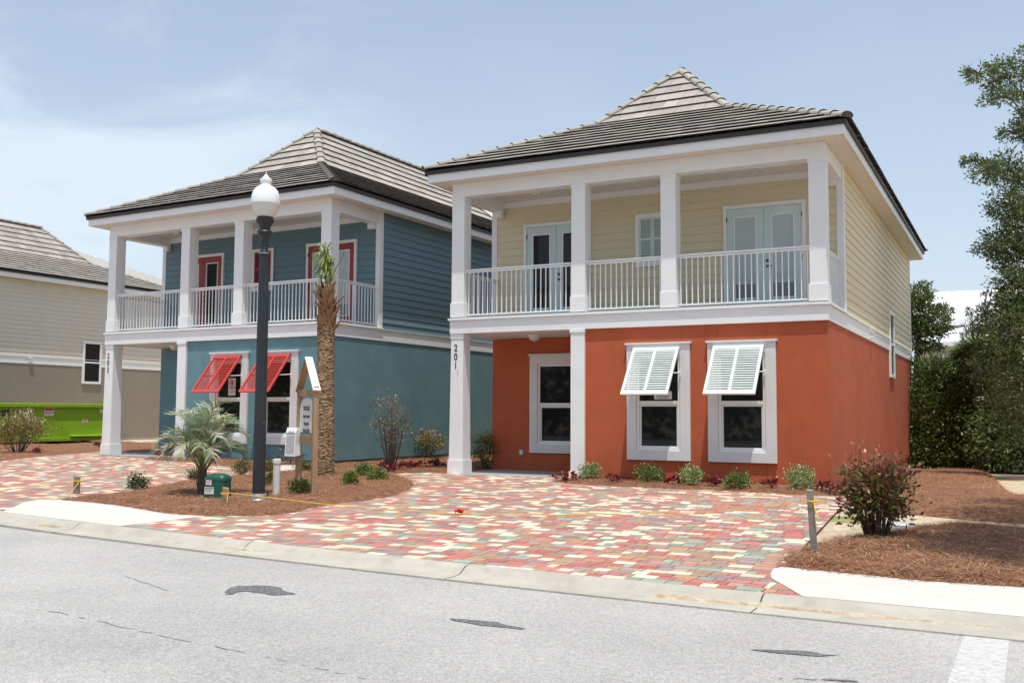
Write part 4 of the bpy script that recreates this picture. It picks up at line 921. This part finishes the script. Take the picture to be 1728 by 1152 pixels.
reds = [(650,794,'leftmost in the row between the tall nandina and the porch column'),(661,798,'nearest the driveway edge below the tall nandina'),(680,794,'third from the left in the row behind the driveway'),(694,794,'fourth from the left in the row behind the driveway'),(709,792,'largest in the row left of the porch column'),(729,790,'in the row, second from the porch column'),(740,789,'closest to the left porch column of the orange house'),
 (943,812,'at the left foot of the middle porch column'),(961,813,'just left of the pale shrub by the middle porch column'),(1037,816,'between the first two shrubs along the orange wall'),(1135,820,'between the left window shrub and the pale shrub'),(1204,823,'between the pale shrub and the right window shrub'),(1297,827,'in the wide gap before the shrub near the corner'),(1394,832,'at the right corner of the orange wall'),(1410,835,'beside the large nandina at the orange wall corner'),(269,772,'at the porch of the blue house'),(62,768,'in the mulch beside the left driveway'),(165,757,'at the foot of the leftmost white column')]
for px, py, lab in reds:
    big = 1. if px > 900 else .9
    shrub('red_plant', px, py, .20*big+random.uniform(0,.06), .15, P_red, 90, .066, 'dark red plant '+lab, cat='plant', group=redg, stemh=.3, clumps=5, aspect=.7, upw=.2)
for px, py, lab in ((296,770,'low purple plant against the white column of the blue house, left of the feather palm'), (490,786,'low purple plant under the right shuttered window of the blue house')):
    shrub('purple_plant', px, py, .5, .42, P_pur, 350, .08, lab, cat='plant', group='purple bedding plants', stemh=.2, clumps=8, aspect=.3)
# flowering bush and bench at far left
shrub('flowering_bush', 0, 0, 1.25, 1.15, [(.17,.12,.04),(.24,.15,.06),(.12,.10,.03)], 3200, .07, 'brownish bush with white flowers in front of the lime green dumpster', loc=far(30, 745, 27.5), stemh=.3, topcol=[(.22,.15,.06),(.26,.2,.08),(.20,.13,.05),(.66,.60,.52)], clumps=24, aspect=.4)
# cabbage palm with a lopped head
pp = at(546, 806); pl = empty('cabbage_palm', zg(pp), label='tall cabbage palm with rough brown trunk and cut back crown', cat='palm')
H1 = 3.05; mb = MB(); rings = 230; n = 28; i0 = 0
tm = MB()
for k in range(rings+1):
    z = -.1+(H1+.15)*k/rings; r = .208-.025*smooth(z/1.2)+.008*math.sin(z*2.1)
    for j in range(n):
        a = 2*math.pi*j/n; w = noise.noise((math.cos(a)*1.5, math.sin(a)*1.5, z*9)); w2 = noise.noise((math.cos(a)*3+9, math.sin(a)*3, z*40)); rr = r*(1+.03*w+.055*w2)
        tm.v.append((rr*math.cos(a)+.01*math.sin(z*1.3), rr*math.sin(a), z))
for k in range(rings):
    for j in range(n): a = k*n+j; b = k*n+(j+1) % n; tm.f.append((a, b, b+n, a+n)); tm.c.append((1,1,1)); tm.m.append(0)
M['palm'] = mat('palm_trunk', (.40,.27,.15), .95, .35, 5, 1., 16, stretch=(1,1,6), spots=(9, .47, (.10,.055,.03), .07))
nt = M['palm'].node_tree
for nd in nt.nodes:
    if nd.type == 'TEX_NOISE' and abs(nd.inputs['Scale'].default_value-9) < .01:
        mp = nt.nodes.new('ShaderNodeMapping'); mp.inputs['Scale'].default_value = (1.6, 1.6, 7.5); tc = nt.nodes.new('ShaderNodeTexCoord'); nt.links.new(tc.outputs['Object'], mp.inputs[0]); nt.links.new(mp.outputs[0], nd.inputs['Vector'])
tm.build('trunk', M['palm'], pl)
M['boot'] = mat('palm_boot', (.27,.15,.075), .9, .3, 12, .4, 40)
bt = MB(); 
bt.tube([(0,0,H1-.05),(0,0,H1+.3),(0,0,H1+.85)], [.165,.155,.07], 14)
for i in range(74):
    z = H1-.02+.86*i/74; a = i*2.399; r0 = .165-.06*smooth((z-H1)/.9); d = Vector((math.cos(a), math.sin(a), 0)); t = Vector((-d.y, d.x, 0)); out = random.uniform(.02, .11); ln_ = random.uniform(.13, .30)
    if random.random() < .2: out += random.uniform(.08, .2); ln_ *= random.uniform(.6, 1.5)
    A_ = d*r0+Vector((0,0,z)); B_ = d*(r0+out)+Vector((0,0,z+ln_)); w0, w1 = .055, .018
    bt.hexa([A_-t*w0-d*.02, A_+t*w0-d*.02, B_+t*w1-d*.006, B_-t*w1-d*.006, A_-t*w0+d*.008, A_+t*w0+d*.008, B_+t*w1+d*.004, B_-t*w1+d*.004])
bt.build('leaf_bases', M['boot'], pl)
fm = MB(); rnd = random.Random(4)
for (dx, dy, hz, bend) in ((-.10,.0,1.05,.03),(-.03,.03,1.0,.02),(.18,-.05,.75,.25),(.30,.0,.85,.45),(.02,-.08,.9,.04),(-.06,-.05,.8,.1),(.05,.06,.7,.0)):
    base = Vector((0,0,H1+.75)); tip = base+Vector((dx+dx*bend, dy, hz)); mid = base.lerp(tip, .5)+Vector((-dx*.2, 0, 0)); fm.tube([base, mid, tip], [.020,.013,.006], 6)
    if dx < .1:
        for k in range(26):
            t = .30+.70*k/26; q = base.lerp(tip, t); a = rnd.uniform(0, 6.28); ln_ = rnd.uniform(.22, .45); o_ = Vector((math.cos(a)*.16-.06, math.sin(a)*.16, ln_*.35 if k % 3 else -ln_*.5))
            e_ = q+o_; e2 = e_+Vector((o_.x*.5, o_.y*.5, -ln_*.35)); s_ = Vector((-math.sin(a), math.cos(a), 0))*.017
            fm.face([q-s_, q+s_, e_+s_, e_-s_]); fm.face([e_-s_, e_+s_, e2+s_*.2, e2-s_*.2])
M['frond'] = mat('palm_frond', (.20,.27,.06), .5, .3, 8, trans=.2)
fm.build('frond', M['frond'], pl)

# blue-green feather palm
sp_ = at(340, 838); fp = empty('feather_palm', zg(sp_), label='young feather palm with arching blue green fronds beside the green utility pedestal', cat='palm')
tk = MB(); tk.tube([(0,0,-.1),(.0,.0,.2),(.01,0,.5)], [.085,.065,.045], 12)
for i in range(20):
    a = i*2.4; z = .0+.022*i; d = Vector((math.cos(a), math.sin(a), 0)); r0 = .07-.0012*i; tk.tube([d*r0*.8+Vector((0,0,z)), d*(r0+.03)+Vector((0,0,z+.13))], [.022,.010], 5)
tk.build('trunk', M['bark'], fp)
rnd = random.Random(12); st = MB(); lf = MB()
fr_cols = [(.30,.36,.21), (.20,.26,.14), (.40,.44,.28), (.15,.20,.10), (.50,.52,.35)]
for i in range(30):
    a = i*2.399+rnd.uniform(-.25,.25); f_ = i/29; el = R(88-34*f_+rnd.uniform(-5,5)); L_ = rnd.uniform(.95, 1.30)*(1-.22*f_); d = Vector((math.cos(a), math.sin(a), 0)); p = Vector((0,0,.40+.12*(1-f_)))+d*.02; pts = [p]; e = el; K = 14
    for k in range(K):
        e -= R(rnd.uniform(7, 14))*(k/8.)**1.8*(.55+.65*f_); p = p+(d*math.cos(e)+Vector((0,0,math.sin(e))))*L_/K; pts.append(p)
    st.tube(pts, [.013-.0008*k for k in range(K+1)], 5, cap=False)
    s = Vector((-d.y, d.x, 0)); col = rnd.choice(fr_cols)
    for k in range(5, K+1):
        for m_ in range(3):
            q = pts[k-1].lerp(pts[k], m_/3); tg = (pts[k]-pts[k-1]).normalized(); nrm = s.cross(tg).normalized(); up = nrm if nrm.z > 0 else -nrm
            for sd_ in (-1, 1):
                l_ = (.33-.020*abs(k-9))*rnd.uniform(.8, 1.15); dir_ = (s*sd_*.62+tg*.75+up*.35+Vector((rnd.uniform(-.15,.15),rnd.uniform(-.15,.15),rnd.uniform(-.15,.1)))).normalized(); e1 = q+dir_*l_*.5; dir2 = (dir_*.9+Vector((0,0,-rnd.uniform(.1,.8)))).normalized(); e2 = e1+dir2*l_*.5
                w_ = tg*.0095; c = tuple(v*rnd.uniform(.75,1.25) for v in col)
                lf.face([q-w_, q+w_, e1+w_, e1-w_], c); lf.face([e1-w_, e1+w_, e2+w_*.15, e2-w_*.15], c)
st.build('frond_stalk', M['frond'], fp); lf.build('fronds', M['leaf'], fp, colors=True)

# ------------------------------------------------------------------ trees
def tree(name, base, trunk_pts, rad, blobs, n, size, pal, label, cat='tree', group=None, aspect=.45, limbs=True, drooping=0., cl=.22, csub=26):
    """blobs: (x,y,z,rx,ry,rz) relative to the base; leaves sit in many small clumps inside them"""
    root = empty(name, base, label=label, cat=cat, group=group); tk = MB()
    tk.tube(trunk_pts, rad, 10); top = Vector(trunk_pts[-1]); pos = []; ax = []
    tot = sum((b[3]*b[4]*b[5])**(2/3.) for b in blobs)
    for b in blobs:
        c = Vector(b[:3]); share = (b[3]*b[4]*b[5])**(2/3.)/tot; nb = int(n*share); K = max(4, nb//csub)
        if limbs:
            i = min(range(len(trunk_pts)), key=lambda k: (Vector(trunk_pts[k])-c).length+ (0 if Vector(trunk_pts[k]).z < c.z else 2)); q = Vector(trunk_pts[i]); r_ = max(.02, rad[i]*.4)
            mid = q.lerp(c, .5)+Vector((0,0,.12*(c-q).length)); tk.tube([q, mid, c], [r_, r_*.7, r_*.35], 6)
        cc = rng.normal(0, 1, (K, 3)); cc /= np.linalg.norm(cc, axis=1)[:, None]; rr = rng.uniform(.35, 1., (K, 1))**.6; cc = cc*rr
        cen = cc*np.array(b[3:6])+np.array(b[:3])
        for k in range(min(K, 14) if limbs else 0): tk.tube([c, Vector(c).lerp(Vector(cen[k]), .6)+Vector((0,0,.05)), Vector(cen[k])], [.02, .012, .005], 4, cap=False)
        s = cl*min(b[3:6])**.5
        q = cen[rng.integers(0, K, nb)]+rng.normal(0, 1, (nb, 3))*np.array([s, s, s*.7]); v = q-np.array(b[:3]); v /= np.linalg.norm(v, axis=1)[:, None]+1e-6; v[:, 2] += .25-drooping; pos.append(q); ax.append(v)
    pos = np.vstack(pos); ax = np.vstack(ax); k = pos[:, 2] > .05
    tk.build('trunk', M['bark'], root); leafmesh('crown', pos[k], size, ax[k], pal, root, aspect); return root
O_dark = [(.085,.13,.03), (.125,.175,.05), (.055,.09,.022), (.18,.225,.085), (.25,.29,.15)]
O_bush = [(.075,.11,.018), (.10,.15,.025), (.05,.08,.014), (.16,.21,.04), (.085,.12,.022)]
def rel(px, py, depth, base): q = far(px, py, depth); return (q.x-base.x, q.y-base.y, q.z-base.z)
# live oak whose trunk stands just outside the frame
dp = 24.; b0 = far(1812, 780, dp); b0.z = gz(b0.x, b0.y)
bl = [(*rel(px, py, dp+dd, b0), rx/69., rx/69.*.9, rz/69.) for px, py, rx, rz, dd in (
    (1652,124,34,11,0),(1702,128,36,30,.3),(1690,165,30,12,-.2),(1735,105,34,32,0),(1712,225,26,16,.2),(1645,272,26,7,.1),(1668,290,28,20,-.2),(1700,285,36,28,.2),(1742,200,34,60,.4),
    (1705,345,36,34,0),(1740,330,44,60,.3),(1676,420,32,16,0),(1700,415,42,32,.2),(1740,440,50,60,0),(1715,480,40,36,-.3),(1700,540,44,46,.4),(1750,560,60,70,.5),(1690,610,50,50,1.),(1710,560,40,50,-.4),(1725,640,46,50,-.3),(1712,500,30,40,.2),(1735,380,40,50,-.2),(1740,680,64,70,.8),(1840,300,80,140,.5),(1850,520,80,140,.3))]
tree('live_oak', b0, [(0,0,-.3),(.05,0,1.2),(0,.1,2.8),(-.15,0,4.6),(-.2,.1,6.4),(-.3,0,8.)], [.28,.24,.2,.15,.1,.06], bl, 62000, .088, O_dark, 'live oak with small leathery leaves whose branches reach in from the right edge', cat='tree', group='trees right of the orange house', aspect=.42, cl=.15, csub=22)
# oak just out of frame that shades the mulch at right
b1 = Vector((13.6,-8.,gz(13.6,-8.)))
tree('live_oak', b1, [(0,0,-.3),(0,0,2.),(-.1,.1,4.),(-.1,0,6.),(-.3,0,7.6)], [.2,.17,.14,.1,.06], [(wx-13.6, wy+8., wz, rx, ry, .5) for wx, wy, wz, rx, ry in ((11.95,-8.7,7.7,.7,.5),(11.7,-8.1,8.0,.8,.35),(12.3,-8.2,8.0,.8,.6),(11.9,-7.3,8.1,.9,.4),(12.4,-7.1,8.4,.8,.5),(12.5,-6.3,8.3,.9,.6),(12.2,-9.2,7.6,.6,.5),(12.4,-5.2,8.6,.8,.5),(13.6,-7.5,8.4,1.2,1.2),(14.4,-8.6,7.6,1.,1.),(12.5,-3.9,8.9,.7,.5))], 24000, .10, O_dark, 'tall live oak standing past the right edge that shades the mulch', group='trees right of the orange house', aspect=.42, csub=30)
# wax myrtle hedge
hb = 'dense shrubs behind the mulch right of the orange house'
for i, (px, dpt, w, h, lab) in enumerate(((1572,31,1.25,3.0,'dense dark green bush right against the rear corner of the orange house'), (1626,30.5,1.45,2.8,'broad dark bush below the fan palm'), (1685,30,1.35,3.0,'dense bush under the live oak, at the far edge of the mulch'), (1735,28.5,1.4,2.9,'dark bush cut by the right edge of the picture'), (1600,34,1.5,3.2,'taller bush rising behind the dark bushes, left of the fan palm'), (1770,33,2.,4.0,'tall dark shrub behind the live oak, past the right edge'))):
    q = far(px, 700, dpt); q.z = gz(q.x, q.y)
    tree('wax_myrtle', q, [(0,0,-.2),(.05,0,h*.4),(0,.05,h*.8)], [.07,.05,.03], [(0,0,h*.5,w*.85,w*.8,h*.48),(-w*.5,-.3,h*.28,w*.6,w*.5,h*.28),(w*.5,-.2,h*.3,w*.6,w*.5,h*.3),(w*.2,0,h*.82,w*.5,w*.5,h*.2),(0,-.5,h*.2,w*.8,w*.4,h*.2),(-w*.35,.1,h*1.0,w*.28,w*.3,h*.14),(w*.55,.1,h*.72,w*.3,w*.3,h*.2),(w*.1,-.2,h*1.08,w*.2,w*.2,h*.12)], 20000, .115, (O_bush, [(.09,.12,.02), (.13,.16,.03), (.06,.085,.015), (.19,.22,.06)], [(.055,.085,.02), (.04,.065,.015), (.09,.125,.03)], O_dark)[i % 4], lab, cat='bush', group=hb, aspect=.4, cl=.26)
# tree showing behind the rear corner
q = far(1545, 700, 33.5); q.z = -.3
tree('oak', q, [(0,0,-.2),(0,0,2.),(.1,0,3.6),(.2,0,4.6)], [.16,.13,.1,.06], [(*rel(px, py, 33.5, q), rx/50., rx/50., rz/50.) for px, py, rx, rz in ((1550,500,22,24),(1575,545,26,24),(1590,522,18,9),(1548,560,22,34),(1540,530,30,40),(1572,585,18,10))], 9000, .11, O_dark, 'oak showing past the rear corner of the orange house, in front of the white roof', group='trees right of the orange house', cl=.16)
# pines
for px, top, dpt, lab in ((1668,500,36,'pointed young pine left of the live oak, taller of two'), (1645,520,38,'pointed young pine in front of the white metal roof, shorter of two'), (1695,515,37,'dark pine half hidden by the live oak foliage')):
    q = far(px, 700, dpt); q.z = -.3; H = far(px, top, dpt).z-q.z; root_b = [(0,0,H*t,max(.15,(1-t)*1.5+.12),max(.15,(1-t)*1.5+.12),.4) for t in (.25,.35,.45,.55,.65,.74,.82,.9,.96)]
    tree('pine', q, [(0,0,-.2),(0,0,H*.5),(0,0,H*.98)], [.09,.06,.015], root_b, 9000, .17, [(.04,.075,.02),(.06,.10,.03),(.03,.055,.015),(.09,.13,.04)], lab, cat='pine', group='young pines behind the bushes', aspect=.15, cl=.16, drooping=-.6)
# fan palm
q = far(1652, 700, 29.5); q.z = gz(q.x, q.y); fz = far(1655, 615, 29.5).z-q.z
fp2 = empty('fan_palm', q, label='green fan palm rising between the dark bushes below the white roof', cat='palm'); mb = MB(); mb.tube([(0,0,-.2),(0,0,fz)], [.15,.13], 10); mb.build('trunk', M['bark'], fp2)
fm = MB(); stx = MB(); rnd = random.Random(3)
for i in range(26):
    a = i*2.399; el = R(rnd.uniform(5, 80)); d = Vector((math.cos(a)*math.cos(el), math.sin(a)*math.cos(el), math.sin(el))); c = Vector((0,0,fz)); hub = c+d*rnd.uniform(.35, .6); stx.tube([c, hub], [.012,.008], 4)
    s = d.cross(Vector((0,0,1))).normalized(); u = s.cross(d).normalized(); col = rnd.choice([(.10,.15,.04),(.07,.11,.03),(.15,.20,.07),(.20,.25,.10)])
    for k in range(22):
        t = R(-105+210*k/21); dr = (d*math.cos(t)+s*math.sin(t)+u*rnd.uniform(-.12,.12)).normalized(); l_ = rnd.uniform(.55,.75); w_ = dr.cross(u).normalized()*.035; m_ = hub+dr*l_*.6; e_ = m_+(dr+Vector((0,0,-.35))).normalized()*l_*.4
        fm.face([hub, m_+w_, e_, m_-w_], tuple(v*rnd.uniform(.8,1.2) for v in col))
stx.build('frond_stalk', M['frond'], fp2); fm.build('fronds', M['leaf'], fp2, colors=True)

# background roofs seen in the gaps
Q_ = far(108, 418, 62); C2 = far(305, 489, 64.3); k_ = 5.4; gable_house('house', (Q_.x-5., Q_.y-14.-.4+k_, -.5), 0, 10., 14., C2.z+.6, Q_.z-C2.z-.1, M['beige'], M['greymetalroof'], 'house with grey standing seam metal roof behind the tan house', hip=True)
q = far(770, 356, 62); e_ = far(800, 400, 56).z; rg = far(800, 322, 60).z; gable_house('house', (q.x, q.y, -.5), YAW-R(90), 8., 10., e_+.6, rg-e_, M['beige'], M['metalroof'], 'house with bright white metal roof seen behind the roof of the blue house')
# far-off woods behind the lots
pos = []; 
for i in range(46):
    x = -120+i*5.2+rng.uniform(-2, 2); y = 78+rng.uniform(-6, 6); h = rng.uniform(2.4, 4.2)
    c = rng.normal(0, 1, (420, 3)); c /= np.linalg.norm(c, axis=1)[:, None]; pos.append(c*np.array([4., 3., h])*rng.uniform(.5, 1, (420, 1))+np.array([x, y, h*.8]))
pos = np.vstack(pos); tag(leafmesh('far_trees', pos, .55, rng.normal(0, 1, pos.shape), O_dark, None, .7), kind='stuff')
# trees across the street (seen in the window panes)
pos = []
for i in range(52):
    x = -60+i*2.3+rng.uniform(-2, 2); y = -46+rng.uniform(-4, 4); h = rng.uniform(4., 6.)
    c = rng.normal(0, 1, (500, 3)); c /= np.linalg.norm(c, axis=1)[:, None]; pos.append(c*np.array([3.5, 3., h])*rng.uniform(.5, 1, (500, 1))+np.array([x, y, h*.8]))
pos = np.vstack(pos); tag(leafmesh('far_trees', pos, .6, rng.normal(0, 1, pos.shape), O_dark, None, .7), kind='stuff')

# ------------------------------------------------------------------ light, sky, camera
sd = Vector((.7, -1, 4.4)).normalized(); elev = math.asin(sd.z); az = math.atan2(sd.x, sd.y)
sl = bpy.data.lights.new('sun', 'SUN'); sl.energy = 4.0; sl.angle = R(.55); sl.color = (1, .965, .90)
so = bpy.data.objects.new('sun', sl); COL.objects.link(so); so.rotation_euler = (-sd).to_track_quat('-Z', 'Y').to_euler()
w = bpy.data.worlds.new('World'); S.world = w; w.use_nodes = True; N = w.node_tree.nodes; L = w.node_tree.links
bg = N['Background']; sky = N.new('ShaderNodeTexSky'); sky.sky_type = 'NISHITA'; sky.sun_disc = False; sky.sun_elevation = elev; sky.sun_rotation = az; sky.dust_density = 2.0; sky.air_density = 1.0; sky.ozone_density = .6
tc = N.new('ShaderNodeTexCoord'); mp = N.new('ShaderNodeMapping'); mp.inputs['Scale'].default_value = (1.6, 1.6, 5.); mp.inputs['Location'].default_value = (.35, .2, .3); L.new(tc.outputs['Generated'], mp.inputs[0])
n1 = N.new('ShaderNodeTexNoise'); n1.inputs['Scale'].default_value = 1.7; n1.inputs['Detail'].default_value = 9; n1.inputs['Roughness'].default_value = .6; n1.inputs['Distortion'].default_value = .5; L.new(mp.outputs[0], n1.inputs['Vector'])
def mrange(src, a, b, c, d):
    m_ = N.new('ShaderNodeMapRange'); m_.interpolation_type = 'SMOOTHSTEP'; m_.inputs['From Min'].default_value = a; m_.inputs['From Max'].default_value = b; m_.inputs['To Min'].default_value = c; m_.inputs['To Max'].default_value = d; L.new(src, m_.inputs['Value']); return m_.outputs[0]
def mth(op, a, b):
    m_ = N.new('ShaderNodeMath'); m_.operation = op
    for i_, v_ in enumerate((a, b)):
        if isinstance(v_, (int, float)): m_.inputs[i_].default_value = v_
        else: L.new(v_, m_.inputs[i_])
    return m_.outputs[0]
dt = N.new('ShaderNodeVectorMath'); dt.operation = 'DOT_PRODUCT'; dt.inputs[1].default_value = ray(60, 300).normalized(); L.new(tc.outputs['Generated'], dt.inputs[0])
sep = N.new('ShaderNodeSeparateXYZ'); L.new(tc.outputs['Generated'], sep.inputs[0])
bank = mrange(dt.outputs['Value'], .93, .995, 0., 1.); hz = mrange(sep.outputs['Z'], 0., .55, .30, 0.)
cl = mth('MULTIPLY', mrange(n1.outputs['Fac'], .36, .62, 0, 1), mth('ADD', mth('MULTIPLY', bank, .42), .05))
fac = mth('MINIMUM', mth('ADD', mth('ADD', cl, hz), .27), .96)
mx = N.new('ShaderNodeMix'); mx.data_type = 'RGBA'; mx.inputs['B'].default_value = (4.9, 5.6, 6.3, 1); L.new(fac, mx.inputs['Factor']); L.new(sky.outputs[0], mx.inputs['A']); L.new(mx.outputs['Result'], bg.inputs['Color'])
bg.inputs['Strength'].default_value = .15
cd = bpy.data.cameras.new('camera'); co = bpy.data.objects.new('camera', cd); COL.objects.link(co); S.camera = co
cd.sensor_width = 36; cd.lens = 36*FPX/1728; cd.clip_end = 2000; cd.clip_start = .1
co.matrix_world = Matrix(((cR.x, cU.x, -cF.x, CAM.x), (cR.y, cU.y, -cF.y, CAM.y), (cR.z, cU.z, -cF.z, CAM.z), (0, 0, 0, 1)))
S.view_settings.view_transform = 'Standard'; S.view_settings.look = 'None'; S.view_settings.gamma = 1; S.view_settings.exposure = .10
S.render.resolution_x = 1024; S.render.resolution_y = 682
